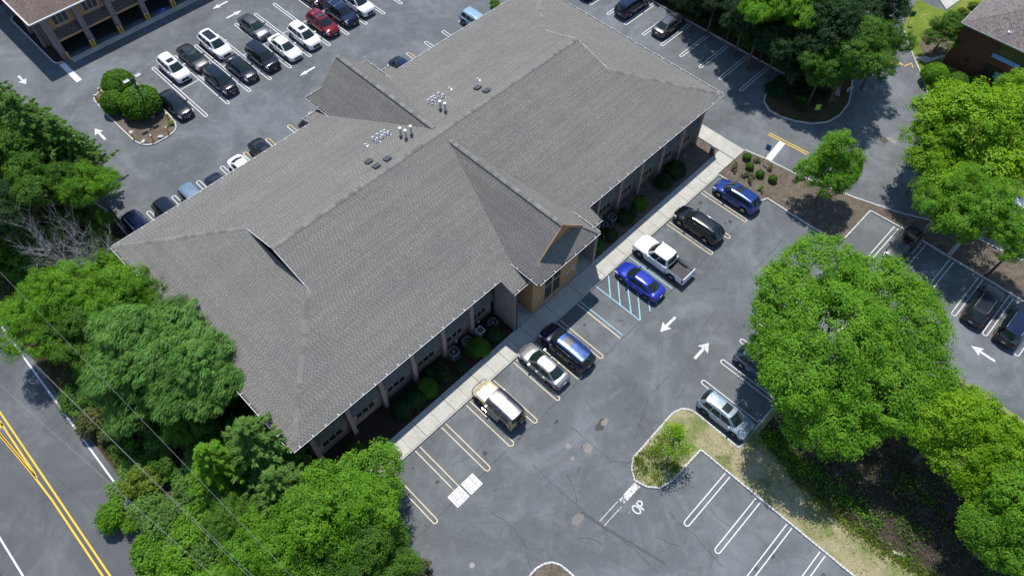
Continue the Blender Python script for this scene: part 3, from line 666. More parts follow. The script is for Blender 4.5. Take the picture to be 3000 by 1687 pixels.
# walls, bays, piers, windows
WY = 24.85
def bay(x0, x1, wx0, wx1):
    z0, z1 = .72, 2.15
    w = MB(); w.box(x0, x1, WY, WY+.25, 0, z0); w.box(x0, x1, WY, WY+.25, z1, 6.3); w.box(x0, wx0, WY+.002, WY+.25, z0, z1); w.box(wx1, x1, WY+.002, WY+.25, z0, z1); part(w, 'wall', M['brick'])
    e = MB(); f = .06
    for a, b, c, d in ((wx0, wx1, z0, z0+f), (wx0, wx1, z1-f, z1)): e.box(a, b, WY+.03, WY+.12, c, d)
    n = 3; pw = (wx1-wx0)/n
    for i in range(n+1): e.box(wx0+i*pw-(f/2 if 0 < i < n else (0 if i == 0 else f)), wx0+i*pw+(f/2 if 0 < i < n else (f if i == 0 else 0)), WY+.033, WY+.117, z0+f, z1-f)
    win = part(e, 'window', M['tan_trim'])
    for i in range(n): p = MB(); p.box(wx0+i*pw+.03, wx0+(i+1)*pw-.03, WY+.08, WY+.09, z0+f, z1-f); subpart(p, 'pane', M['glass'], win)
    s = MB(); s.box(wx0-.06, wx1+.06, WY-.06, WY+.03, z0-.09, z0-.003); subpart(s, 'sill', M['brick'], win)
    # shingled skirt between the storeys
    k = MB(); k.poly([(x0, 24.42, 2.55), (x1, 24.42, 2.55), (x1, 24.83, 4.25), (x0, 24.83, 4.25)]); k.box(x0, x1, 24.43, WY, 2.45, 2.54); sk = part(k, 'skirt_roof', M['tan_trim'])
    e2 = empty('skirt_shingles', (-28.1, -36, 0), 0, OB); shingle_face([(x0, 24.40, 2.55), (x1, 24.40, 2.55), (x1, 24.81, 4.25), (x0, 24.81, 4.25)], None, 'shingles', e2, (M['skirt'], M['shingle_dark']), seed=int(x0*7), expo=.19)
    up = MB(); up.box(wx0, wx1, WY-.01, WY+.02, 4.6, 5.9); u2 = part(up, 'upper_window', M['tan_trim'])
    for i in range(n): p = MB(); p.box(wx0+i*pw+.05, wx0+(i+1)*pw-.05, WY-.022, WY-.012, 4.66, 5.84); subpart(p, 'pane', M['glass'], u2)
def pier(x, w=.36, y0=24.28):
    m = MB(); m.box(x-w/2, x+w/2, y0, WY+.01, 0, 6.3)
    for i in range(5): m.box(x-w/2-.002*i, x+w/2+.002*i, y0-.1-.1*i, y0+.01, 4.6+.3*i, 4.9+.3*i+(.0 if i < 4 else .2))
    part(m, 'pier', M['brick'])
PL = [4.0, 7.28, 10.48, 13.68, 16.9, 20.05]
for x in PL: pier(x)
for a, b in zip(PL, PL[1:]): bay(a+.18, b-.18, a+.62, b-.72)
bay(20.23, 22.7, 20.6, 22.1)
PR = [36.05, 39.2, 42.3, 45.55, 48.65, 51.75]
for x in PR: pier(x, .3)
for a, b in zip(PR, PR[1:]): bay(a+.15, b-.15, a+.95, b-.45)
bay(33.35, 35.9, 33.9, 35.4)
for x0, x1 in ((22.75, 23.1), (32.9, 33.25)):
    m = MB(); m.box(x0, x1, 22.0, 25.1, 0, 5.80); part(m, 'wing_wall', M['brick_dark'])
part(MB().box(PX0+.6, PX1-.6, 47.76, 51.0, 0, ZT-.1), 'entrance_wall', M['tan'])
tri([(PX0+1.3, 50.2, ZT+1.3*PP), (PX1-1.3, 50.2, ZT+1.3*PP), (CX, 50.2, ZP-.06)], 'entrance_gable', M['tan'])
# ends and back
part(MB().box(3.75, 3.999-.2, WY+.003, 47.7, 0, 6.3), 'wall', M['brick']); part(MB().box(51.95, 52.15, WY+.003, 47.7, 0, 6.3), 'wall', M['brick']); part(MB().box(3.8, 52.0, 47.5, 47.75, 0, 6.3), 'wall', M['brick'])
part(MB().box(22.75, 33.25, 24.6, 24.84, 0, 6.2), 'wall', M['tan'])
# entrance block: tan walls, tall four-pane window
e = MB(); X0, X1, WY0 = 25.02, 30.75, 22.12
wx0, wx1 = 26.5, 28.75
e.box(X0, wx0, WY0, 24.58, 0, ZT-.1); e.box(wx1, X1, WY0, 24.58, 0, ZT-.1); e.box(wx0, wx1, WY0+.001, 24.58, 4.5, ZT-.1); e.box(wx0, wx1, WY0+.001, 24.5, 0, .35); part(e, 'entrance_wall', M['tan'])
f = MB()
for z in (.35, 2.35, 4.36): f.box(wx0, wx1, WY0+.04, WY0+.16, z, z+.14)
for x in (wx0, (wx0+wx1)/2-.07, wx1-.14): f.box(x, x+.14, WY0+.037, WY0+.163, .49, 4.36)
wf = part(f, 'entrance_window', M['tan_trim'])
for i in range(2):
    for j in range(2): p = MB(); a = wx0+.1+i*((wx1-wx0)/2-.03); p.box(a, a+(wx1-wx0)/2-.14, WY0+.1, WY0+.11, .49+j*2.0, 2.35+j*2.01); subpart(p, 'pane', M['glass'], wf)
for x, z, w, h, mt in ((25.72, 1.75, .34, .12, 'white_trim'), (29.3, 1.75, .34, .12, 'white_trim')): part(MB().box(x, x+w, WY0-.025, WY0-.002, z, z+h), 'name_plate', M[mt])
lb = plain('pale_blue_sign', (.45, .62, .75), .5)
bs = MB(); 
for a in ((29.95, 30.0, 1.75, 2.35), (30.22, 30.27, 1.75, 2.35)): bs.box(a[0], a[1], WY0-.03, WY0-.003, a[2], a[3])
bs.box(30.001, 30.219, WY0-.028, WY0-.004, 2.3, 2.35); bs.box(30.001, 30.219, WY0-.0285, WY0-.0045, 1.75, 1.8); part(bs, 'door_sign', lb)
part(MB().box(30.5, 30.56, WY0-.03, WY0-.003, 1.2, 1.6), 'name_plate', M['white_trim'])
part(MB().box(23.1, 25.0, 24.45, 24.6, 2.2, 2.3), 'side_canopy', M['tan_trim'])
e2 = empty('skirt_shingles', (-28.1, -36, 0), 0, OB)
shingle_face([(23.12, 23.9, 2.9), (25.0, 23.9, 2.9), (25.0, 24.58, 4.2), (23.12, 24.58, 4.2)], None, 'shingles', e2, (M['skirt'], M['shingle_dark']), seed=77, expo=.19)
part(MB().box(23.11, 25.0, 23.9, 23.96, 2.78, 2.9), 'canopy_edge', M['tan_trim'])
for x in (22.6, 22.92): part(MB().box(x, x+.08, 24.3 if x < 22.7 else 21.9, 24.38 if x < 22.7 else 21.98, .1, 5.7), 'downspout', M['dark_metal'])
# things on the roof
def zroof(x, y): return zb(y) if y > YR else zf(y)
def onroof(px, py):
    z = 9.0
    for _ in range(25): p = at(px, py, z); z = zroof(p.x, p.y)
    return at(px, py, z)
def pick(o, s, x, y): return (o[0]+s*x, o[1]+s*y)
C7 = ((1050, 220), .22087)
for x, y, hh in ((568, 818, 1.0), (637, 850, 1.0), (708, 800, 1.05), (1090, 465, 1.0), (1158, 492, 1.0)):
    p = onroof(*pick(*C7, x, y)); m = MB(); m.lathe([(.19, -.1), (.19, .02), (.105, .05), (.105, hh), (.11, hh)], 12, p); v = part(m, 'vent_pipe', M['galv'], smooth=40)
    c2 = MB(); c2.lathe([(.14, hh-.05), (.14, hh+.05), (0, hh+.07)], 12, p); subpart(c2, 'pipe_cap', M['white_trim'], v)
    b = MB(); b.lathe([(.22, -.05), (.2, .06), (.11, .1)], 12, p); subpart(b, 'pipe_boot', M['dark_metal'], v)
def gooseneck(x, y, hh=.42, r=.07):
    p = onroof(*pick(*C7, x, y)); m = MB(); pts = [(p.x, p.y, p.z-.05), (p.x, p.y, p.z+hh*.75), (p.x-.06, p.y+.03, p.z+hh), (p.x-.17, p.y+.08, p.z+hh), (p.x-.22, p.y+.1, p.z+hh*.8)]
    m.tube(pts, r, 8); v = part(m, 'gooseneck_vent', M['white_trim'], smooth=40)
    f = MB(); f.lathe([(.17, -.02), (.16, .05), (.09, .07)], 10, p); subpart(f, 'flashing', M['galv'], v)
for x, y in ((215, 860), (275, 885), (275, 820), (330, 790), (340, 838), (372, 768), (375, 815), (418, 790), (950, 368), (990, 343), (1005, 385), (1022, 318), (1045, 355), (1085, 285), (1140, 298)): gooseneck(x, y, .45 if y % 2 else .38)
for x, y in ((115, 935), (1228, 188), (1605, 68)): gooseneck(x, y, .22, .05)
p = onroof(*pick((1300, 0), .3864, 270, 608)); 
def boxvent(x, y):
    p = onroof(*pick(*C7, x, y)); m = MB(); m.box(p.x-.26, p.x+.26, p.y-.26, p.y+.26, p.z-.12, p.z+.13); m.v = [(a, b, c+(p.y-b)*PIT) for a, b, c in m.v]
    v = part(m, 'box_vent', M['dark_metal'], bevel=.03)
    h = MB(); h.box(p.x-.3, p.x+.3, p.y-.3, p.y+.3, p.z+.131, p.z+.17); h.v = [(a, b, c+(p.y-b)*PIT) for a, b, c in h.v]; subpart(h, 'vent_hood', M['dark_metal'], v)
for x, y in ((137, 1155), (240, 1215), (385, 1118), (1580, 178), (1697, 215)): boxvent(x, y)
# ------------------------------------------------------------------ neighbouring buildings
NBD = empty('carport_office', (24, 90, 0)); tag(NBD, 'tan office raised on brick columns over open parking, brown roof, top left corner', 'building')
def npart(mb, name, mat, smooth=None):
    mb.v = [(x-24, y-90, z) for x, y, z in mb.v]; return mb.build(name, mat, NBD, smooth)
def nsub(mb, name, mat, p): mb.v = [(x-24, y-90, z) for x, y, z in mb.v]; return mb.build(name, mat, p)
nx0, ny0, nz = 10.86, 82.36, 5.6
rp = .42; hy = 7.5
fr = [(nx0, ny0, nz), (60, ny0, nz), (60, ny0+hy, nz+hy*rp), (nx0+hy, ny0+hy, nz+hy*rp)]
lf = [(nx0, ny0, nz), (nx0+hy, ny0+hy, nz+hy*rp), (nx0+hy, 110, nz+hy*rp), (nx0, 110, nz)]
ns = empty('shingle_field', (-24, -90, 0), 0, NBD)
bm = (M['brown_shingle'], shingle_mat('brown_shingle_notch', (.12, .085, .072), .8, 1.2))
for i, pg in enumerate((fr, lf)):
    npart(MB().poly([(x, y, z-.03) for x, y, z in pg]), 'roof_deck', bm[1]); shingle_face(pg, None, 'shingles', ns, bm, seed=300+i, expo=.19, period=.36)
for a, b in (((nx0, ny0, nz), (60, ny0, nz)), ((nx0, ny0, nz), (nx0, 110, nz))): npart(MB().bar(a, b, .14, .13), 'gutter', M['white_trim'])
npart(MB().poly([(nx0, ny0, nz-.1), (60, ny0, nz-.1), (60, 110, nz-.1), (nx0, 110, nz-.1)]), 'soffit', M['tan_trim'])
a, b = Vector((nx0, ny0, nz)), Vector((nx0+hy, ny0+hy, nz+hy*rp))
d = b-a; n = 20; x = d.normalized(); y = Vector((0, 0, 1)).cross(x).normalized(); z = x.cross(y); rot = Matrix((x, y, z)).transposed().to_euler()
for i in range(n):
    me = CAPS[0]; p = a+d*((i+.5)/n); o = use('ridge_cap', me, NBD, (p.x-24, p.y-90, p.z+.02+.008*(i % 2)), rot, (1.6, 1, 1), bm[0])
wy = 83.6
u = MB(); u.box(12.4, 60, wy, wy+.25, 3.3, 5.5); u.box(12.4, 60, wy+.002, wy+.25, 2.05, 3.3); npart(u, 'upper_wall', M['tan'])
npart(MB().box(12.2, 60, wy-.42, wy+.2, 2.04, 2.28), 'fascia_beam', M['tan_trim'])
npart(MB().box(12.4, 12.65, wy+.26, 110, 0, 5.5), 'side_wall', M['brick_dark'])
k = MB(); k.poly([(12.4, wy-.36, 2.3), (60, wy-.36, 2.3), (60, wy-.01, 3.35), (12.4, wy-.01, 3.35)]); npart(k, 'skirt_roof', M['shingle_dark'])
e3 = empty('skirt_shingles', (-24, -90, 0), 0, NBD); shingle_face([(12.4, wy-.38, 2.3), (60, wy-.38, 2.3), (60, wy-.03, 3.35), (12.4, wy-.03, 3.35)], None, 'shingles', e3, (shingle_mat('brown_skirt', (.085, .075, .075)), M['shingle_dark']), seed=5, expo=.19)
for i in range(9):
    wx = 13.3+3.45*i; f = MB()
    for q in ((wx, wx+1.75, 3.66, 3.74), (wx, wx+1.75, 5.0, 5.08)): f.box(q[0], q[1], wy-.05, wy-.002, q[2], q[3])
    for j in range(4): f.box(wx+j*.556, wx+j*.556+.08, wy-.048, wy-.004, 3.74, 5.0)
    w = npart(f, 'window', M['grey_metal'])
    for j in range(3): nsub(MB().box(wx+.08+j*.556, wx+j*.556+.556, wy-.03, wy-.02, 3.74, 5.0), 'pane', M['glass'], w)
for i in range(9):
    cx = 12.45+3.44*i; npart(MB().box(cx-.3, cx+.3, 83.0, 83.55, 0, 5.45), 'column', M['brick_dark'])
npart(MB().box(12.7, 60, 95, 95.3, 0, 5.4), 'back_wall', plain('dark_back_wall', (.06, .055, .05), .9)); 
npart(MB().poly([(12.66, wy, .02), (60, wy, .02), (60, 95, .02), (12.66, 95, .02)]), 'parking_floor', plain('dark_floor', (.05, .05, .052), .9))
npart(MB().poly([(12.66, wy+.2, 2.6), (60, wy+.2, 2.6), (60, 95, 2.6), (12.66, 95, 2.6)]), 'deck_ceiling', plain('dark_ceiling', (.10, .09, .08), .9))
for x in (11.6, 12.0): 
    for yy in (86.5, 90): npart(MB().box(x, x+.3, yy, yy+.5, 0, 5.4), 'side_pier', M['brick_dark'])
ap = MB().box(12.75, 60, 81.95, 82.85, .001, .03).build('concrete_apron', M['concrete']); tag(ap, kind='structure')
def bollard(x, y, h, r, label, group, lean=0, mat='bollard_yellow'):
    e = empty('bollard', (x, y, 0)); tag(e, label, 'bollard', group)
    MB().lathe([(r, 0), (r, h)], 12).build('post', M[mat], e, 40); MB().lathe([(r, h), (r*.95, h+.02), (r*.6, h+.05), (0, h+.06)], 12).build('cap', M['cream_cap'], e, 40)
    if lean: e.rotation_euler = (lean, 0, 0)
nth = ['first', 'second', 'third', 'fourth', 'fifth', 'sixth', 'seventh', 'eighth', 'ninth']
bollard(12.72, 82.72, .95, .09, 'yellow bollard at the corner column of the tan office', 'bollards in front of the carport columns')
for i in range(1, 5):
    for s in (0, 1): bollard(15.55+3.46*(i-1)+.32*s, 82.75, .95, .09, 'yellow bollard, %s of the pair at the %s carport column from the left' % (('left', 'right')[s], nth[i]), 'bollards in front of the carport columns')
c = at(12, 35)
e = empty('street_sign', (at(33, 55).x, at(33, 55).y, 0)); tag(e, 'dark red round sign on a thin post beside the carport office', 'sign')
MB().lathe([(.03, 0), (.03, 2.3)], 8).build('post', M['dark_metal'], e); MB().lathe([(0, -.01), (.42, -.01), (.42, .01), (0, .01)], 8, (0, 0, 2.3), 'y').build('sign_face', plain('dark_red', (.22, .02, .05), .5), e)

# brown house
H = empty('brown_house', (88, 5, 0)); tag(H, 'dark brown wood-sided house with grey-brown hip roof, top right corner', 'house')
def hpart(mb, name, mat, par=None): mb.v = [(x-88, y-5, z) for x, y, z in mb.v]; return mb.build(name, mat, par or H)
hx, hy1 = 81.83, 12.15
hpart(MB().box(hx, 100, -22, hy1, 0, 5.2), 'wall', M['brown_siding'])
ez, ex, ey = 5.25, 81.45, 12.55
hr = .40; hh = 7
r1 = [(ex, ey, ez), (ex+hh, ey-hh, ez+hh*hr), (ex+hh, -24, ez+hh*hr), (ex, -24, ez)]; r2 = [(ex, ey, ez), (102, ey, ez), (102, ey-hh, ez+hh*hr), (ex+hh, ey-hh, ez+hh*hr)]
hs2 = empty('shingle_field', (-88, -5, 0), 0, H); hm = (shingle_mat('house_shingle', (.178, .158, .150)), shingle_mat('house_notch', (.14, .115, .11)))
for i, pg in enumerate((r1, r2)): hpart(MB().poly([(x, y, z-.03) for x, y, z in pg]), 'roof_deck', hm[1]); shingle_face(pg, None, 'shingles', hs2, hm, seed=400+i, expo=.19, period=.36)
for a, b in (((ex, ey, ez), (ex, -24, ez)), ((ex, ey, ez), (102, ey, ez))):
    g = hpart(MB().bar(a, b, .14, .13), 'gutter', plain('green_gutter', (.16, .19, .17), .5)); A, Bv = Vector(a), Vector(b)
    for i in range(22): p = A+(Bv-A)*((i+.5)/22); hpart(MB().box(p.x-.03, p.x+.03, p.y-.03, p.y+.03, ez+.06, ez+.1), 'gutter_strap', M['white_trim'], g)
hpart(MB().poly([(ex, ey, ez-.1), (102, ey, ez-.1), (102, -24, ez-.1), (ex, -24, ez-.1)]), 'soffit', M['brown_siding'])
f = MB(); f.box(hx-.06, hx-.002, 4.3, 8.1, 3.68, 3.82); f.box(hx-.06, hx-.002, 4.3, 8.1, 4.9, 5.0)
for yy in (4.3, 5.3, 6.85, 8.0): f.box(hx-.058, hx-.004, yy, yy+.1, 3.82, 4.9)
w = hpart(f, 'window', M['dark_metal'])
for a, b in ((4.4, 5.3), (5.4, 6.85), (6.95, 8.0)): hpart(MB().box(hx-.035, hx-.02, a, b, 3.82, 4.9), 'pane', M['glass'], w)
hpart(MB().box(hx-.035, hx-.003, 5.2, 8.15, 3.15, 3.62), 'spandrel_panel', paint_mat('spandrel_sky_reflection', (.10, .26, .62), 0, .3))  # blue base colour stands in for the sky mirrored in the spandrel
f = MB(); f.box(hx-.12, hx-.003, 4.6, 8.1, 1.05, 2.3); d1 = hpart(f, 'entry_recess', M['black']); hpart(MB().box(hx-.15, hx-.125, 5.0, 6.9, 1.15, 1.95), 'entry_glass', plain('blue_glass', (.12, .22, .28), .1, .6), d1)
for yy, zz in ((11.5, 2.35), (9.9, 1.6), (11.3, 4.8)): hpart(MB().box(hx-.12, hx-.003, yy, yy+.28, zz, zz+.3), 'wall_vent', M['black'])
p = at(2980, 62, 7.2); hv = MB(); hv.lathe([(.22, -.3), (.2, -.1), (.05, -.05), (.05, .3)], 10, (p.x, p.y, ez+(p.x-ex)*hr+.25)); hpart(hv, 'plumbing_vent', M['white_trim'])

# ------------------------------------------------------------------ small fixtures
def condenser(x, y, h, s, label, roundish=True, mat=None):
    e = empty('condenser_unit', (x, y, .1)); tag(e, label, 'air conditioner', 'condenser units along the front wall')
    m = mat or plain('condenser_grey', (.17, .18, .19), .5, .4, .3)
    b = MB(); n = 24 if roundish else 4
    def sq(t, r):
        if not roundish: return [(r, r), (-r, r), (-r, -r), (r, -r)][t]
        a = 2*math.pi*t/n; c, s2 = math.cos(a), math.sin(a); k = r/(abs(c)**4+abs(s2)**4)**.25; return (c*k, s2*k)
    prof = [(s, .06), (s, h-.08), (s*.98, h), (s*.74, h), (s*.72, h-.12)]
    for r, z in prof:
        for t in range(n): q = sq(t, r); b.v.append((q[0], q[1], z))
    for i in range(len(prof)-1):
        for t in range(n): b.f.append((i*n+t, i*n+(t+1) % n, (i+1)*n+(t+1) % n, (i+1)*n+t))
    b.build('casing', m, e)
    fl = MB()
    for i in range(14):
        z = .12+i*(h-.28)/13
        for sx in (-1, 1): fl.box(-s*.7, s*.7, sx*(s+.004)-.006, sx*(s+.004)+.006, z, z+.015)
    fl.build('louvres', M['dark_metal'], e)
    MB().lathe([(0, h-.13), (s*.73, h-.13)], 20).build('fan_well', M['black'], e)
    fb2 = MB()
    for k in range(4): a = k*math.pi/2+.4; fb2.poly([(0, 0, h-.1), (math.cos(a)*s*.62, math.sin(a)*s*.62, h-.08), (math.cos(a+.55)*s*.62, math.sin(a+.55)*s*.62, h-.11)])
    fb2.build('fan', plain('fan_blade', (.10, .11, .13), .5, .4), e); MB().lathe([(.13, h-.1), (.13, h-.05), (0, h-.04)], 12, (0, 0, 0)).build('fan_hub', M['galv'], e)
    gr = MB()
    for rr in (.3, .52, .7): gr.tube([(s*rr*math.cos(2*math.pi*k/16), s*rr*math.sin(2*math.pi*k/16), h-.02) for k in range(17)], .006, 4)
    for k in range(6): a = k*math.pi/3; gr.tube([(0, 0, h-.02), (s*.74*math.cos(a), s*.74*math.sin(a), h-.02)], .006, 4)
    gr.build('fan_guard', M['dark_metal'], e); MB().box(-s*.9, s*.9, -s*.9, s*.9, 0, .06).build('pad', M['kerb_base'], e)
condenser(17.4, 23.85, .95, .44, 'large dark round-cornered condenser unit nearest the roof corner, left of entrance'); condenser(18.95, 23.85, .8, .42, 'dark round-cornered condenser unit between the largest and the pale square one')
condenser(20.4, 23.8, .85, .34, 'pale grey square condenser unit left of the entrance', False, plain('pale_condenser', (.45, .49, .48), .5)); condenser(21.75, 23.65, .75, .42, 'dark condenser unit beside the left brick wing wall')
condenser(37.8, 23.8, .8, .40, 'dark condenser unit right of entrance, farther from the brick wing wall'); condenser(36.55, 23.8, .8, .40, 'dark condenser unit right of entrance, nearer the brick wing wall')
for i, x in enumerate((18.35, 21.0, 37.2)):
    e = empty('disconnect_box', (x, 24.6, .4)); tag(e, ['small pale disconnect box on wall behind the largest condenser', 'small pale disconnect box on wall above the square condenser', 'small pale disconnect box on wall behind the right condensers'][i], 'electrical box', 'disconnect boxes'); MB().box(-.12, .12, 0, .245, 0, .35).build('box', M['galv'], e, bevel=.01); MB().box(-.1, .1, -.02, -.001, .03, .32).build('cover', M['white_trim'], e)
def sign(name, x, y, h, w, hh, mat, label, rz=0, post='dark_metal', shape='rect', post_r=.025, writing=None, cat='sign'):
    e = empty(name, (x, y, 0), rz); tag(e, label, cat)
    MB().lathe([(post_r, 0), (post_r, h)], 8).build('post', M[post], e)
    pts = {'rect': [(-w/2, -hh/2), (w/2, -hh/2), (w/2, hh/2), (-w/2, hh/2)], 'diamond': [(0, -hh/2), (w/2, 0), (0, hh/2), (-w/2, 0)], 'oct': [(w/2*math.cos(R(22.5+45*k)), w/2*math.sin(R(22.5+45*k))) for k in range(8)]}[shape]
    m = MB(); q = len(pts); m.v = [(a, -post_r-.02, h+b) for a, b in pts]+[(a, -post_r-.004, h+b) for a, b in pts]; m.f = [tuple(range(q)), tuple(range(q, 2*q))[::-1]]+[(i, q+i, q+(i+1) % q, (i+1) % q) for i in range(q)]
    fc = m.build('sign_face', mat, e)
    if writing:
        wm = MB()
        for i, (a, b, c2, d2) in enumerate(writing): wm.box(a, b, -post_r-.026, -post_r-.0205, h+c2, h+d2)
        wm.build('sign_print', M['black'], fc)
    return e
yel = plain('sign_yellow', (.75, .52, .02), .5)
sign('yard_sign', 48.9, 23.7, .75, .55, .8, yel, 'yellow diamond yard sign in the bed by the far right window', .6, shape='diamond')
sign('yard_sign', 6.62, 23.4, .55, .62, .5, yel, 'yellow square yard sign in the dark bed near the lower left pier', .2, writing=[(-.22, .22, .08, .13), (-.2, .2, -.02, .03), (-.18, .18, -.13, -.08)])
sign('yard_sign', 35.4, 22.85, .7, .35, .6, plain('pale_sign', (.55, .62, .68), .5), 'pale rectangular yard sign among bushes right of entrance', .9)
sign('post_sign', 54.55, 17.95, 2.1, .55, .75, plain('sign_blue', (.05, .18, .36), .5), 'blue sign on a dark post by the white stop bar', math.pi/2, writing=None)
sign('yard_sign', 64.7, 18.0, .8, .5, .75, plain('sign_lime', (.42, .62, .08), .5), 'lime green yard sign in the wooded island', -.9)
sign('stop_sign', 68.0, 16.6, 2.0, .8, .8, plain('sign_back', (.42, .43, .45), .4, .4, .5), 'grey back of an octagonal stop sign at the island tip', R(150), shape='oct', post_r=.035)
sign('house_sign', 85.3, 18.25, 1.5, .6, .7, plain('sign_dark_green', (.03, .10, .08), .5), 'dark green post sign on the lawn by the upper drive', -.8)
e = empty('fallen_sign', (66.3, 16.9, .1)); tag(e, 'striped sign board leaning on a stick in the island shade', 'sign'); m = MB(); m.bar((0, 0, 0), (.9, .5, 1.6), .05, .05); m.build('stick', M['bark'], e)
m = MB().bar((.75, .4, 1.25), (1.35, .85, 1.75), .45, .03); m.build('board', plain('pale_board', (.5, .48, .5), .6), e)
for k in range(4): m = MB().bar((.8+.14*k, .44+.1*k, 1.31+.115*k), (.86+.14*k, .48+.1*k, 1.36+.115*k), .452, .034); m.build('stripe', M['dark_metal'], e)
e = empty('ash_receptacle', (51.9, 22.35, .1)); tag(e, 'brick-toned waste receptacle with grey-green lid at walk corner', 'bin')
MB().box(-.2, .2, -.2, .2, 0, .85).build('body', plain('bin_brown', (.10, .06, .045), .8), e, bevel=.02); MB().box(-.24, .24, -.24, .24, .85, .93).build('lid', plain('bin_lid', (.30, .38, .36), .5), e, bevel=.01); MB().box(-.12, .12, -.205, -.201, .6, .75).build('slot', M['black'], e)
# lamp post on the upper island
tp = at(386, 229, 5.3); e = empty('light_pole', (tp.x, tp.y, .1)); tag(e, 'dark twin-headed light pole rising through the island shrubs', 'lamp post')
MB().lathe([(.09, 0), (.08, 2.5), (.065, 5.15)], 10).build('pole', M['dark_metal'], e, 40); MB().lathe([(.2, 0), (.2, .12), (.1, .16)], 12).build('base', M['concrete'], e)
for s in (-1, 1):
    MB().bar((0, 0, 5.12), (s*.35, 0, 5.12), .06, .06).build('arm', M['dark_metal'], e); l = MB().box(s*.32 if s > 0 else -.95, .95 if s > 0 else -.32, -.2, .2, 5.08, 5.22).build('lamp_head', plain('lamp_head', (.36, .38, .39), .4, .4, .4), e, bevel=.03)
    MB().box(s*.4 if s > 0 else -.88, .88 if s > 0 else -.4, -.15, .15, 5.06, 5.079).build('lamp_lens', M['lens'], l)
MB().box(-.14, .14, -.12, .12, 3.9, 4.3).build('control_box', M['dark_metal'], e)
for i, (x, y, h) in enumerate(((12.3, 74.65, 1.0), (11.5, 74.0, .95), (15.4, 66.1, .95), (14.35, 64.3, .95), (11.4, 66.1, .95), (12.62, 64.4, .95))):
    bollard(x, y, h, .095, ['tan capped bollard at the far tip of the shrub island', 'short yellow bollard half hidden left of the island shrubs', 'yellow bollard by the dark sedan side of the island', 'yellow bollard at the near right curve of the island', 'yellow bollard on the left kerb of the island', 'yellow bollard between two pale rocks on the island'][i], 'bollards round the shrub island')
def rock(x, y, s, label, seed, z=.1):
    r = random.Random(seed); bm2 = bmesh.new(); bmesh.ops.create_icosphere(bm2, subdivisions=2, radius=1)
    k = [(Vector((r.uniform(-1, 1), r.uniform(-1, 1), r.uniform(-1, 1))).normalized(), r.uniform(.55, .85)) for _ in range(9)]
    for v in bm2.verts:
        for nn, dd in k:
            t = v.co.dot(nn)
            if t > dd: v.co -= nn*(t-dd)
        v.co = Vector((v.co.x*s, v.co.y*s*.8, v.co.z*s*.6))
    me = bpy.data.meshes.new('rock'); bm2.to_mesh(me); bm2.free(); me.materials.append(M['rock']); o = use('rock', me, None, (x, y, z+s*.3)); tag(o, label, 'rock')
rock(11.75, 65.0, .34, 'pale angular rock at the near left corner of the shrub island', 1); rock(13.45, 64.35, .34, 'pale angular rock beside the near kerb of the shrub island', 2); rock(11.65, 67.2, .25, 'tan rock behind the left kerb bollard of the island', 3)
# overhead wires by the road
wires = [((-20, 788), (752, 1700)), ((-10, 880), (640, 1690)), ((20, 865), (747, 1687)), ((60, 905), (737, 1690)), ((-30, 960), (560, 1640))]
wl2 = ['upper right utility wire over the roadside trees', 'thin utility wire nearest the road', 'upper wire of the middle bundle over roadside trees', 'lower wire of the middle bundle over roadside trees', 'lowest faint utility wire by the road edge']
for i, ((x0, y0), (x1, y1)) in enumerate((((-60, 735), (790, 1620)), ((-60, 1075), (660, 1720)), ((-60, 905), (760, 1720)), ((-60, 915), (775, 1720)))):
    zz = 9.5; a = at(x0, y0, zz); b = at(x1, y1, zz); d = b-a; a2 = a-d*.5; b2 = b+d*.5
    pts = [a2+(b2-a2)*(k/20)-Vector((0, 0, .5*(1-(2*k/20-1)**2))) for k in range(21)]
    o = MB().tube(pts, .006, 5).build('utility_wire', plain('wire', (.30, .31, .32), .6)); tag(o, wl2[i], 'wire', 'overhead utility wires')
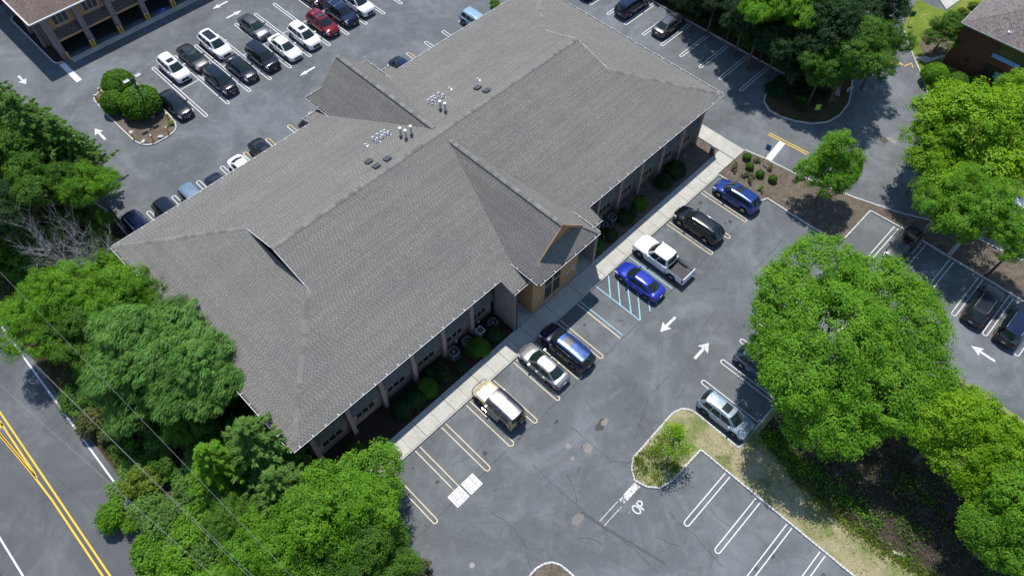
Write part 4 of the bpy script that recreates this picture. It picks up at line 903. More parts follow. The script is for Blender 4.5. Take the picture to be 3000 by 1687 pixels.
# ------------------------------------------------------------------ vehicles
KINDS = {
 'sedan': dict(h=2.4, plan=[(-2.4,.60),(-2.33,.76),(-2.0,.88),(-1.2,.915),(1.2,.915),(1.9,.88),(2.2,.80),(2.34,.68),(2.4,.52)],
   belt=[(-2.4,.62),(-2.35,.82),(-2.1,.93),(-.8,.95),(.9,.92),(1.6,.84),(2.1,.74),(2.3,.64),(2.4,.50)],
   top=[(-2.4,.70),(-2.34,.95),(-2.05,1.04),(-1.5,1.06),(1.0,1.0),(1.6,.94),(2.1,.83),(2.3,.71),(2.4,.54)],
   gc=.19, r=.335, ax=(1.42,-1.40), cab=(1.12,.28,-.98,-1.82), zr=1.46, Wb=.80, Wr=.57, split=(.05,.42,.46,.78,.80,.93)),
 'suv': dict(h=2.32, plan=[(-2.32,.70),(-2.25,.84),(-2.0,.91),(-1.2,.935),(1.2,.935),(1.85,.90),(2.12,.82),(2.26,.70),(2.32,.54)],
   belt=[(-2.32,.72),(-2.27,1.0),(-2.0,1.06),(.9,1.03),(1.5,.97),(2.0,.88),(2.2,.76),(2.32,.56)],
   top=[(-2.32,.8),(-2.27,1.06),(-2.0,1.12),(.9,1.12),(1.5,1.08),(2.0,.99),(2.2,.85),(2.32,.60)],
   gc=.22, r=.365, ax=(1.38,-1.36), cab=(1.20,.45,-1.72,-2.2), zr=1.68, Wb=.83, Wr=.635, split=(.05,.34,.37,.64,.67,.92)),
 'boxy_suv': dict(h=2.42, plan=[(-2.42,.80),(-2.36,.90),(-2.1,.94),(-1.2,.955),(1.4,.955),(2.0,.93),(2.25,.87),(2.36,.78),(2.42,.66)],
   belt=[(-2.42,.75),(-2.38,1.06),(-2.1,1.1),(.9,1.08),(1.6,1.04),(2.15,.98),(2.32,.86),(2.42,.62)],
   top=[(-2.42,.8),(-2.38,1.1),(-2.1,1.14),(.9,1.16),(1.6,1.13),(2.15,1.06),(2.32,.92),(2.42,.66)],
   gc=.24, r=.38, ax=(1.48,-1.42), cab=(1.18,.52,-2.0,-2.32), zr=1.76, Wb=.86, Wr=.70, split=(.05,.32,.35,.62,.65,.94)),
 'pickup_truck': dict(h=2.95, plan=[(-1.02,1.0),(1.6,1.0),(2.3,.99),(2.7,.93),(2.88,.84),(2.95,.70)],
   belt=[(-1.02,1.18),(.9,1.16),(2.2,1.14),(2.7,1.04),(2.88,.9),(2.95,.7)],
   top=[(-1.02,1.2),(.9,1.24),(2.2,1.25),(2.7,1.14),(2.88,.98),(2.95,.75)],
   gc=.32, r=.42, ax=(1.93,-1.72), cab=(1.28,.62,-.78,-.97), zr=1.93, Wb=.88, Wr=.72, split=(.06,.46,.50,.94,.96,.97)),
 'offroader': dict(h=2.2, plan=[(-2.2,.86),(-2.15,.89),(-1.5,.90),(1.2,.90),(2.0,.88),(2.16,.84),(2.2,.78)],
   belt=[(-2.2,1.1),(-2.15,1.16),(.8,1.14),(1.9,1.10),(2.12,1.04),(2.2,.8)],
   top=[(-2.2,1.12),(-2.15,1.18),(.8,1.20),(1.9,1.17),(2.12,1.1),(2.2,.85)],
   gc=.32, r=.41, ax=(1.38,-1.30), cab=(.80,.58,-2.02,-2.12), zr=1.95, Wb=.87, Wr=.80, split=(.04,.33,.36,.62,.65,.94)),
}
def ip(prof, x): return float(np.interp(x, [p[0] for p in prof], [p[1] for p in prof]))
def make_kind(kind):
    K = KINDS[kind]; h = K['h']; pk = kind == 'pickup_truck'; x_lo = -1.02 if pk else -h
    def zbot(x):
        z = K['gc']+.10*max(0, (abs(x)-(h-.35))/.35)
        for a in K['ax']:
            ra = K['r']+.06
            if abs(x-a) < ra: z = max(z, K['r']+math.sqrt(ra*ra-(x-a)**2))
        return z
    def sec(x, k, off=0.0):
        W = ip(K['plan'], x); zb_ = zbot(x); zs = ip(K['belt'], x); zt = ip(K['top'], x); zb_ = min(zb_, zs-.08)
        pr = [(W*.93, zb_), (W*.975, zb_+.12*(zs-zb_)), (W, zb_+.55*(zs-zb_)), (W*.985, zs-.10*(zs-zb_)), (W*.935, zs), (W*.80, zs+(zt-zs)*.65), (W*.45, zt-.006), (0, zt)]
        i = min(int(k), 6); f = k-i; y = pr[i][0]*(1-f)+pr[i+1][0]*f; z = pr[i][1]*(1-f)+pr[i+1][1]*f
        if off:
            dy, dz = pr[i+1][0]-pr[i][0], pr[i+1][1]-pr[i][1]; L = math.hypot(dy, dz) or 1; y += off*dz/L; z -= off*dy/L
        return y, z
    parts = []
    def add(name, mb, role, sub=(), smooth=35): parts.append((name, mb.mesh(name, smooth), role, [(n, m.mesh(n, 35), r2) for n, m, r2 in sub]))
    # body shell
    xs = set(np.linspace(x_lo, h, 34)); xs |= {h-.03, h-.08, h-.15, h-.25}
    if not pk: xs |= {-h+.03, -h+.08, -h+.15, -h+.25}
    for a in K['ax']:
        if a < x_lo: continue
        for t in range(0, 181, 15): xs.add(a+(K['r']+.06)*math.cos(R(t))*.999)
    xs = sorted(xs); b = MB(); ks = [0, 1, 2, 3, 4, 5, 6, 7]; n = 15
    for x in xs:
        half = [sec(x, min(k, 6.9999)) for k in ks]
        for y, z in half: b.v.append((x, y, z))
        for y, z in half[-2::-1]: b.v.append((x, -y, z))
    for i in range(len(xs)-1):
        for k in range(n-1): q = i*n; b.f.append((q+k, q+n+k, q+n+k+1, q+k+1))
    b.f.append(tuple(range(n))); b.f.append(tuple((len(xs)-1)*n+k for k in range(n))[::-1])
    me = b.mesh('body', 50); flip_up(me); parts.append(('body', me, 'paint', []))
    u = MB(); u.box(x_lo+.15, h-.15, -.70, .70, K['gc']+.03, .62); 
    if pk: u.box(-2.7, -1.0, -.6, .6, .45, .75)
    add('underbody', u, 'black')  # solid black box added to block light behind the wheel arches
    def patch(x0, x1, k0, k1, off, sd, nx=8, nk=4):
        m = MB()
        for i in range(nx+1):
            x = x0+(x1-x0)*i/nx
            for j in range(nk+1): y, z = sec(x, min(k0+(k1-k0)*j/nk, 6.9999), off); m.v.append((x, sd*y, z))
        for i in range(nx):
            for j in range(nk): q = i*(nk+1)+j; f = (q, q+nk+1, q+nk+2, q+1); m.f.append(f if sd < 0 else f[::-1])
        return m
    xa, xb, xc, xd = K['cab']; zr = K['zr']; mid = (xa+xd)/2+.15
    # doors with handles
    fr_edge = min(xa-.05, K['ax'][0]-K['r']-.1); rr_edge = max(xd+.15, (K['ax'][1]+K['r']+.08) if not pk else -.95)
    for sd in (1, -1):
        for d0, d1 in ((mid+.012, fr_edge), (rr_edge, mid-.012)):
            m = patch(d0, d1, .75, 3.9, .006, sd); hx_ = d0+.14; y, z = sec(hx_, 3.2, .02); hm_ = MB().box(hx_-.08, hx_+.08, sd*y-.012, sd*y+.012, z-.012, z+.012)
            add('door', m, 'paint', [('door_handle', hm_, 'paint')])
        add('headlight', patch(h-.50, h-.10, 2.7, 4.25, .010, sd, 5, 3), 'lens')
        if not pk: add('taillight', patch(-h+.03, -h+(.30 if kind == 'sedan' else .16), 2.3, 4.0, .010, sd, 5, 3), 'red')
        if kind != 'sedan': add('sill_trim', patch(x_lo+.1, h-.12, 0, .55, .012, sd, 40, 1), 'black')
        mir = MB(); w = ip(K['plan'], xa-.3); mir.box(xa-.42, xa-.28, sd*(w+.05)-.10, sd*(w+.05)+.10, ip(K['belt'], xa-.3)+.02, ip(K['belt'], xa-.3)+.17); add('wing_mirror', mir, 'paint' )
    # bonnet panel, boot lid
    for nm, x0, x1 in (('bonnet', xa+.06, h-.16),)+((('boot_lid', -h+.12, xd-.06),) if kind == 'sedan' else ()):
        m = MB(); A_ = patch(x0, x1, 4.9, 6.9999, .007, 1, 8, 4); B_ = patch(x0, x1, 4.9, 6.9999, .007, -1, 8, 4); m.v = A_.v+B_.v; m.f = A_.f+[tuple(i+len(A_.v) for i in f) for f in B_.f]; add(nm, m, 'paint', smooth=50)
    g = MB(); g.box(h-.06, h+.006, -.42, .42, .40, .62 if kind == 'sedan' else .72); pl = MB(); pl.box(h+.007, h+.02, -.15, .15, .36, .46); add('grille', g, 'black', [('front_plate', pl, 'plate')])
    if not pk:
        rp_ = MB(); z0 = .72 if kind == 'sedan' else .70; rp_.box(-h-.025, -h+.05, -.16, .16, z0-.12, z0); add('rear_plate', rp_, 'plate'); bp = MB(); bp.box(-h-.012, -h+.12, -.62, .62, .30, .44); add('rear_bumper', bp, 'black' if kind != 'sedan' else 'paint')
    # cabin
    Wb, Wr = K['Wb'], K['Wr']; z0 = ip(K['belt'], (xa+xd)/2)-.01
    def side(u_, v, sd, off=0):
        wb = Wb*(1-.10*(2*u_-1)**4)+.02; wr = Wr*(1-.06*(2*u_-1)**4)
        y = wb*(1-v)+wr*v+.035*math.sin(math.pi*v)+off; x = (xa+(xd-xa)*u_)*(1-v)+(xb+(xc-xb)*u_)*v
        return (x, sd*y, z0*(1-v)+(zr-.05)*v+off*.35)
    def endp(t, v, fr_, off=0):
        s = 1 if fr_ else -1; bx, tx = (xa, xb) if fr_ else (xd, xc); wb = (Wb*.9+.02)*(1-v)+(Wr*.94)*v
        bow = (.16*(1-v)+.09*v)*(1-t*t); x = bx*(1-v)+tx*v+s*bow+s*.02*math.sin(math.pi*v)+s*off*.6
        return (x, t*wb, (z0+.04*(1-t*t))*(1-v)+(zr-.05+.045*(1-t**4))*v+off*.7)
    def roofp(u_, t, off=0):
        wr = Wr*(1-.06*(2*u_-1)**4); bow = .09*(1-t*t); x = (xb+bow)*(1-u_)+(xc-bow)*u_
        return (x, t*wr, zr-.05+.045*(1-t**4)+.03*(1-(2*u_-1)**2)*(1-t**4)+off)
    def grid(fn, a0, a1, b0, b1, na, nb, flip=False):
        m = MB()
        for i in range(na+1):
            for j in range(nb+1): m.v.append(fn(a0+(a1-a0)*i/na, b0+(b1-b0)*j/nb))
        for i in range(na):
            for j in range(nb): q = i*(nb+1)+j; f = (q, q+nb+1, q+nb+2, q+1); m.f.append(f[::-1] if flip else f)
        return m
    sh_ = MB()
    for m in (grid(lambda a, v: side(a, v, 1), 0, 1, 0, 1, 12, 4), grid(lambda a, v: side(a, v, -1), 0, 1, 0, 1, 12, 4), grid(lambda a, v: endp(a, v, True), -1, 1, 0, 1, 10, 4), grid(lambda a, v: endp(a, v, False), -1, 1, 0, 1, 10, 4)):
        o_ = len(sh_.v); sh_.v += m.v; sh_.f += [tuple(i+o_ for i in f) for f in m.f]
    me = sh_.mesh('pillars', 40); parts.append(('pillars', me, 'pillar', []))
    rf_ = grid(lambda a, v: roofp(a, v), 0, 1, -1, 1, 24, 36); me = rf_.mesh('roof', 60); flip_up(me); parts.append(('roof', me, 'roof', []))
    add('windscreen', grid(lambda a, v: endp(a, v, True, .012), -.90, .90, .06, .95, 10, 4), 'glass'); add('rear_window', grid(lambda a, v: endp(a, v, False, .012), -.86, .86, .12 if kind == 'sedan' else .2, .92, 10, 4), 'glass')
    sp = K['split']
    for sd in (1, -1):
        for i in range(0, 6, 2):
            if sp[i+1]-sp[i] > .05: add('side_window', grid(lambda a, v: side(a, v, sd, .010), sp[i], sp[i+1], .08, .88, 4, 3), 'glass')
    extras = {'sunroof': grid(lambda a, v: roofp(a, v, .012), .14, .42, -.62, .62, 10, 14), 'glass_roof': grid(lambda a, v: roofp(a, v, .012), .10, .85, -.72, .72, 14, 16)}
    rail = MB()
    extras['roof_rail_a'] = MB().tube([roofp(.12, .9, .0), roofp(.16, .9, .05), roofp(.5, .9, .055), roofp(.84, .9, .05), roofp(.9, .9, .0)], .018, 6)
    extras['roof_rail_b'] = MB().tube([roofp(.12, -.9, .0), roofp(.16, -.9, .05), roofp(.5, -.9, .055), roofp(.84, -.9, .05), roofp(.9, -.9, .0)], .018, 6)
    rb = MB()
    for t in (-.5, -.25, 0, .25, .5): rb.tube([roofp(.35, t, .004), roofp(.9, t, .004)], .014, 4)
    extras['roof_ribs'] = rb
    cb_ = MB()
    for uu in (.3, .7): cb_.tube([roofp(uu, -.9, .07), roofp(uu, .9, .07)], .022, 6)
    extras['cross_bars'] = cb_
    fin = MB(); fx, fy, fz = roofp(.93, 0); fin.poly([(fx+.09, 0, fz), (fx-.08, 0, fz), (fx-.05, 0, fz+.07)]).poly([(fx+.09, .025, fz-.01), (fx-.08, .025, fz-.01), (fx-.05, 0, fz+.07)]).poly([(fx+.09, -.025, fz-.01), (fx-.08, -.025, fz-.01), (fx-.05, 0, fz+.07)]); extras['antenna'] = fin
    ex = {k_: v_.mesh(k_, 40) for k_, v_ in extras.items()}
    # wheels
    r_ = K['r']; w_ = MB(); w_.lathe([(r_*.62, -.10), (r_*.9, -.115), (r_, -.08), (r_, .08), (r_*.9, .115), (r_*.62, .10)], 22, (0, 0, 0), 'y'); tyre = w_.mesh('tyre', 40)
    rm = MB(); rm.lathe([(r_*.64, -.095), (r_*.64, .095), (r_*.58, .09), (r_*.56, .03), (r_*.1, .02), (0, .02)], 20, (0, 0, 0), 'y')
    for k_ in range(5):
        a_ = 2*math.pi*k_/5; rm.bar((r_*.05*math.cos(a_), .07, r_*.05*math.sin(a_)), (r_*.6*math.cos(a_), .085, r_*.6*math.sin(a_)), .02, .07, up=(0, 1, 0)) if False else rm.box(0, 0, 0, 0, 0, 0)
    rim = rm.mesh('rim', 40)
    sk_ = MB()
    for k_ in range(5):
        for da in (-.12, .12):
            a_ = 2*math.pi*k_/5+da; c, s = math.cos(a_), math.sin(a_); px_, pz_ = -s*.028, c*.028
            sk_.poly([(c*r_*.12+px_, .088, s*r_*.12+pz_), (c*r_*.61+px_, .094, s*r_*.61+pz_), (c*r_*.61-px_, .094, s*r_*.61-pz_), (c*r_*.12-px_, .088, s*r_*.12-pz_)])
    sk_.lathe([(.0, .095), (r_*.16, .09), (r_*.18, .07)], 10, (0, 0, 0), 'y'); spokes = sk_.mesh('spokes')
    bedparts = []
    if pk:
        m = MB(); X = sorted(set(np.linspace(-1.06, -2.93, 24)) | {K['ax'][1]+(K['r']+.07)*math.cos(R(t)) for t in range(0, 181, 15)}, reverse=True); n0 = 6
        for sd in (1, -1):
            o_ = len(m.v)
            for x in X:
                W = 1.0 if x > -2.8 else 1.0-.06*((-2.8-x)/.13); zb_ = .48
                a = K['ax'][1]; ra = K['r']+.07
                if abs(x-a) < ra: zb_ = max(zb_, K['r']+math.sqrt(ra*ra-(x-a)**2))
                for y, z in ((W*.95, zb_), (W, zb_+.45*(1.2-zb_)), (W*.985, 1.14), (W*.96, 1.20), (W*.84, 1.20), (W*.82, .74)): m.v.append((x, sd*y, z))
            for i in range(len(X)-1):
                for k_ in range(5): q = o_+i*6+k_; m.f.append((q, q+6, q+7, q+1))
            m.f.append(tuple(o_+(len(X)-1)*6+k_ for k_ in range(6)))
        bedparts.append(('bed_side', m.mesh('bed_side', 45), 'paint'))
        bedparts.append(('bed_floor', MB().box(-2.88, -1.06, -.84, .84, .68, .74).mesh('bed_floor'), 'liner')); bedparts.append(('bed_front_wall', MB().box(-1.12, -1.03, -.86, .86, .72, 1.19).mesh('bed_front_wall'), 'black'))
        bedparts.append(('tailgate', MB().box(-2.95, -2.88, -.88, .88, .60, 1.19).mesh('tailgate'), 'paint')); bedparts.append(('rear_bumper', MB().box(-3.06, -2.9, -.92, .92, .44, .60).mesh('rear_bumper'), 'trim'))
        for sd in (1, -1): bedparts.append(('taillight', MB().box(-2.965, -2.80, sd*.985-.045, sd*.985+.03, .8, 1.1).mesh('taillight'), 'red')); bedparts.append(('bed_rail', MB().box(-2.9, -1.05, sd*.9-.05, sd*.9+.05, 1.201, 1.22).mesh('bed_rail'), 'black'))
        bedparts.append(('wheel_box', MB().box(-2.15, -1.3, .66, .81, .74, .95).box(-2.15, -1.3, -.81, -.66, .74, .95).mesh('wheel_box'), 'black'))
    return dict(parts=parts, extras=ex, tyre=tyre, rim=rim, spokes=spokes, bed=bedparts, K=K)
CARK = {}
t = NT('roof_glass'); M['roof_glass'] = t.fin((.012, .014, .020), .24, .5)
ROLE = dict(black=M['black'], glass=M['car_glass'], lens=M['lens'], red=M['red_lens'], plate=M['plate'], trim=M['chrome'], liner=plain('bed_liner', (.10, .105, .105), .7))
PAINT = dict(white=paint_mat('car_white', (.74, .75, .76)), black=paint_mat('car_black', (.004, .004, .007), 0, .14, .11), navy=paint_mat('car_navy', (.006, .009, .034)), blue=paint_mat('car_blue', (.015, .035, .36), .2, .2, .12), midblue=paint_mat('car_midblue', (.012, .040, .20), .3, .2, .14),
    silver=paint_mat('car_silver', (.27, .33, .40), .4, .3), grey=paint_mat('car_grey', (.10, .105, .11), .6, .3), darkgrey=paint_mat('car_dark_grey', (.035, .036, .04), .5, .3), red=paint_mat('car_red', (.20, .006, .012), .3), maroon=paint_mat('car_maroon', (.05, .008, .014), .3),
    bluegrey=paint_mat('car_blue_grey', (.17, .24, .30), .5, .3), slate=paint_mat('car_slate', (.10, .15, .22), .5, .3), beige=paint_mat('car_beige', (.42, .33, .20), 0, .3, .22), paleblue=paint_mat('car_pale_blue', (.28, .40, .50), .4, .3), blueglare=paint_mat('car_roof_blue_glare', (.008, .038, .15), .5, .22, .12), navyglare=paint_mat('car_navy_roof', (.010, .012, .028), .1, .2, .10), tan=paint_mat('car_pewter', (.30, .31, .31), .7, .3))  # blueglare: sun glare put into the roof colour of the navy suv
ROT = {'+x': 0, '+y': math.pi/2, '-x': math.pi, '-y': -math.pi/2}
def car(kind, x, y, face, paint, label, extras=(), scale=(1, 1, 1), roof=None, group=None, turn=0, name=None, pillar=None, bonnet=None):
    if kind not in CARK:
        CARK[kind] = make_kind(kind); d_ = CARK[kind]
        for q in [p[1] for p in d_['parts']]+[s[1] for p in d_['parts'] for s in p[3]]+list(d_['extras'].values())+[d_['tyre'], d_['rim'], d_['spokes']]+[b_[1] for b_ in d_['bed']]: q.materials.append(M['black'])
    d = CARK[kind]; K = d['K']; pm = PAINT[paint]
    e = empty(name or {'boxy_suv': 'suv', 'offroader': 'off_road_vehicle'}.get(kind, kind), (x, y, .005), ROT[face]+R(turn)); e.scale = scale
    tag(e, label, {'sedan': 'car', 'suv': 'suv', 'boxy_suv': 'suv', 'pickup_truck': 'pickup', 'offroader': 'off-roader'}[kind], group)
    role = dict(ROLE); role['paint'] = pm; role['roof'] = PAINT[roof] if roof else pm; role['pillar'] = PAINT[pillar] if pillar else pm
    for nm, me, rl_, sub in d['parts']:
        mt = role[rl_]
        if nm == 'bonnet' and bonnet: mt = PAINT[bonnet]
        o = use(nm, me, e, mat=mt)
        for n2, m2, r2 in sub: use(n2, m2, o, mat=role[r2])
    for nm, me, rl_ in d['bed']: use(nm, me, e, mat=role[rl_])
    for k in extras:
        mt = {'sunroof': M['roof_glass'], 'glass_roof': M['roof_glass'], 'rails': M['chrome'], 'dark_rails': M['black'], 'roof_ribs': role['roof'], 'cross_bars': M['galv'], 'antenna': M['black']}[k]
        for q in (('roof_rail_a', 'roof_rail_b') if 'rails' in k else (k,)): use(q.replace('_a', '').replace('_b', '') if 'rails' in k else q, d['extras'][q], e, mat=mt)
    for a in K['ax']:
        for sd in (1, -1):
            wv = .985 if kind == 'pickup_truck' else ip(K['plan'], a)
            w = use('wheel', d['tyre'], e, (a, sd*(wv-.115), K['r']), (0, 0, 0 if sd > 0 else math.pi), mat=M['tyre']); use('rim', d['rim'], w, mat=M['dark_metal']); use('spokes', d['spokes'], w, mat=M['alloy'])
    return e
GF = 'cars parked facing the front walk'
car('sedan', 21.85, 17.75, '+y', 'tan', 'pewter silver sedan between the beige off-roader and blue-black suv', ('antenna',), group=GF, bonnet='tan', scale=(1.0, 1, 1.02))
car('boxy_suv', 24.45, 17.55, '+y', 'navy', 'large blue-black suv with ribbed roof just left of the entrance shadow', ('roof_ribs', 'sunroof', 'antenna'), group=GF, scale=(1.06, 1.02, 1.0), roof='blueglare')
car('sedan', 34.1, 17.42, '+y', 'blue', 'bright blue sedan beside the hatched access aisle', (), group=GF)
car('pickup_truck', 37.4, 17.45, '+y', 'white', 'white crew cab pickup with open bed parked nose to the walk', (), group=GF, scale=(1.0, 1.0, 1.0))
car('suv', 42.95, 17.55, '+y', 'black', 'black suv with long roof rails right of the white pickup', ('rails', 'antenna', 'glass_roof'), group=GF, scale=(1.08, 1.02, 1.02))
car('suv', 48.45, 17.05, '+y', 'midblue', 'deep blue suv next to the mulch bed corner', ('sunroof', 'antenna'), group=GF, scale=(1.02, 1, 1))
ov = car('offroader', 16.75, 17.85, '+y', 'beige', 'beige boxy off-road vehicle with dark ribbed roof and rear spare wheel', ('roof_ribs', 'sunroof'), group=GF, roof='navyglare', scale=(1.0, 1.02, 1.0))
sw = use('spare_wheel', CARK['offroader']['tyre'], ov, (-2.34, -.15, 1.05), (0, 0, math.pi/2), mat=M['tyre']); use('spare_cover', CARK['offroader']['spokes'], sw, mat=M['alloy']); use('rim', CARK['offroader']['rim'], sw, mat=M['alloy'])
MB().tube([(2.22, -.75, .55), (2.36, -.75, .8), (2.36, -.5, 1.12), (2.36, .5, 1.12), (2.36, .75, .8), (2.22, .75, .55)], .03, 6).build('brush_bar', M['black'], ov); MB().box(2.15, 2.33, -.8, .8, .42, .58).build('front_bumper', M['black'], ov)
for s in (1, -1): MB().box(-.85, .9, s*.98-.09, s*.98+.09, .36, .42).build('running_board', M['chrome'], ov)
for s in (1, -1): MB().tube([(1.35, s*.35, 1.235), (1.95, s*.35, 1.2)], .012, 5).build('bonnet_strap', M['black'], ov)
GS = 'cars parked along the south kerb'
car('suv', 28.85, 4.4, '-y', 'silver', 'silver suv with dark sunroof beside the dry grass island', ('sunroof', 'rails', 'antenna'), group=GS, scale=(1.0, 1.0, 1.0))
car('suv', 34.4, 4.75, '-y', 'slate', 'slate blue suv mostly hidden under the big maple', ('dark_rails',), group=GS)
GR_ = 'cars parked in the right-hand lot'
car('suv', 54.25, 2.55, '-x', 'darkgrey', 'charcoal suv facing the aisle beneath the right-hand trees', ('sunroof',), group=GR_, scale=(1.04, 1, .95))
car('suv', 53.3, -5.6, '+x', 'darkgrey', 'dark grey suv with pale glass roof by the right lot arrow', ('glass_roof', 'rails'), group=GR_, scale=(1.06, 1.02, 1))
car('boxy_suv', 53.3, -8.5, '+x', 'black', 'black suv at the right picture edge nearest the white arrow', ('rails',), group=GR_, roof='navy')
car('sedan', 66.3, -2.4, '+y', 'white', 'pale car glimpsed through the tree at the right picture edge', (), turn=-12)
# upper lot, row nearer the carport office
U0 = 19.9
def slot(i): return U0+2.728*i
GA = 'cars in the far half of the double row'; GB = 'cars in the near half of the double row'
car('suv', slot(0), 72.15, '-y', 'white', 'white suv with small sunroof first in the far row, above the lone black sedan', ('sunroof',), group=GA)
car('sedan', slot(1)-.2, 72.3, '-y', 'darkgrey', 'dark grey sedan second in the far row', ('sunroof',), group=GA)
car('suv', slot(2), 72.45, '-y', 'white', 'white coupe-like suv with wide dark sunroof third in the far row', ('glass_roof',), group=GA, scale=(1.05, 1.03, .97))
car('sedan', slot(4)-.45, 72.0, '-y', 'grey', 'mid grey sedan alone beside empty stalls in the far row', (), group=GA)
car('suv', slot(7)-.3, 72.2, '-y', 'maroon', 'dark maroon suv at the top picture edge above the red suv', (), group=GA)
car('sedan', slot(-1)-.15, 67.0, '-y', 'black', 'black sedan parked beside the shrub island', (), group=GB)
car('suv', slot(1)-.2, 66.75, '-y', 'black', 'black suv first of the run of black cars in the near row', (), group=GB, scale=(1.03, 1, 1))
car('sedan', slot(2)-.15, 66.95, '-y', 'black', 'black sedan between two black suvs in the near row', (), group=GB)
car('boxy_suv', slot(3)-.15, 66.75, '-y', 'black', 'glossy black suv left of the white sedan in the near row', (), group=GB, scale=(.97, .98, .95))
car('sedan', slot(4)-.1, 66.45, '-y', 'white', 'white sedan between the black suv and white suv in the near row', (), group=GB)
car('suv', slot(5)-.1, 66.45, '-y', 'white', 'white suv with small sunroof left of the red suv', ('sunroof',), group=GB)
car('suv', slot(6)+.05, 66.75, '-y', 'red', 'dark red suv in the near row of the upper lot', ('sunroof', 'cross_bars'), group=GB)
car('boxy_suv', slot(7)+.05, 66.8, '-y', 'navy', 'dark navy suv with silver roof bars right of the red suv', ('cross_bars', 'rails'), group=GB)
car('boxy_suv', slot(8)-.15, 66.9, '-y', 'white', 'white suv at the top edge right of the navy suv', (), group=GB)
# row along the back eave
GC = 'cars tucked behind the back eave'
car('boxy_suv', 5.75, 53.9, '-y', 'navy', 'dark navy suv with roof rails beside the woods behind the building', ('rails', 'roof_ribs'), group=GC)
car('suv', 8.6, 53.7, '-y', 'black', 'black suv second from the woods behind the building', ('antenna',), group=GC)
car('boxy_suv', 11.25, 53.2, '-y', 'bluegrey', 'blue-grey suv third from the woods behind the building', ('antenna',), group=GC)
car('sedan', 13.9, 53.0, '-y', 'navy', 'dark sedan fourth from the woods behind the building', (), group=GC)
car('sedan', 16.85, 53.5, '-y', 'white', 'white sedan peeking past the back eave', (), group=GC)
car('sedan', 19.6, 54.0, '-y', 'black', 'black sedan right of the white one behind the back eave', ('sunroof',), group=GC)
car('suv', 24.95, 52.6, '-y', 'black', 'black suv mostly hidden by the rear gable', (), group=GC)
car('sedan', 37.9, 53.6, '-y', 'navy', 'dark sedan right of the rear gable', (), group=GC)
car('suv', 49.15, 54.1, '-y', 'paleblue', 'pale blue suv behind the far end of the back eave', ('rails',), group=GC)
# upper right row
GD = 'cars in the row beside the woods'
car('boxy_suv', 64.55, 43.3, '+x', 'navy', 'black suv parked nose to the woods at the top', ('dark_rails',), group=GD)
car('sedan', 64.8, 37.95, '+x', 'grey', 'grey sedan parked nose to the woods, nearer than the black suv', ('antenna',), group=GD)
car('suv', 64.0, 48.8, '+x', 'black', 'dark car cut off by the top picture edge right of the roof', (), group=GD)
# ------------------------------------------------------------------ plants
LM = {}
LM['bright'] = leaf_mat('leaf_bright', (.044, .140, .004), (.105, .270, .008), (.190, .400, .016), .45)
LM['yellow'] = leaf_mat('leaf_yellow_green', (.062, .180, .003), (.150, .340, .005), (.285, .470, .010), .45)
LM['mid'] = leaf_mat('leaf_mid', (.026, .085, .006), (.060, .155, .010), (.110, .230, .018))
LM['dark'] = leaf_mat('leaf_dark', (.010, .030, .009), (.019, .050, .013), (.034, .080, .018), .25)
LM['pine'] = leaf_mat('needle_green', (.038, .105, .014), (.080, .185, .024), (.160, .280, .048), .3)
LM['willow'] = leaf_mat('leaf_silvery', (.038, .120, .012), (.090, .225, .026), (.200, .390, .085), .42)
LM['bush'] = leaf_mat('leaf_bush', (.030, .095, .006), (.066, .170, .010), (.115, .240, .018), .25)
LM['weed'] = leaf_mat('leaf_weed', (.060, .115, .010), (.120, .190, .016), (.220, .290, .030))
LM['twig'] = leaf_mat('dry_twigs', (.030, .022, .016), (.075, .058, .046), (.170, .145, .125), .1)
LM['olive'] = leaf_mat('leaf_olive', (.050, .070, .016), (.090, .115, .030), (.150, .165, .055))

def leaves(name, P, N, L, W, seed=0, align=None, amix=.0):
    """many separate leaf blades (rhombic, slightly folded) as one mesh"""
    g = np.random.default_rng(seed); n = len(P)
    N = N/np.linalg.norm(N, axis=1, keepdims=True)
    T = g.normal(size=(n, 3))
    if align is not None: T = T*(1-amix)+np.asarray(align)*amix*2.2
    T -= N*(T*N).sum(1, keepdims=True); T /= np.linalg.norm(T, axis=1, keepdims=True)+1e-9
    B = np.cross(N, T); L = (L*g.uniform(.65, 1.3, n))[:, None]; W = (W*g.uniform(.7, 1.25, n))[:, None]
    fold = N*W*.18
    V = np.stack([P-T*L*.5, P+B*W*.5+fold, P+T*L*.5, P-B*W*.5+fold], 1).reshape(-1, 3).astype(np.float32)
    me = bpy.data.meshes.new(name); me.vertices.add(4*n); me.vertices.foreach_set('co', V.ravel())
    me.loops.add(4*n); me.loops.foreach_set('vertex_index', np.arange(4*n, dtype=np.int32)); me.polygons.add(n)
    me.polygons.foreach_set('loop_start', np.arange(0, 4*n, 4, dtype=np.int32)); me.polygons.foreach_set('loop_total', np.full(n, 4, dtype=np.int32))
    me.update(calc_edges=True); me.materials.append(LM['mid']); return me

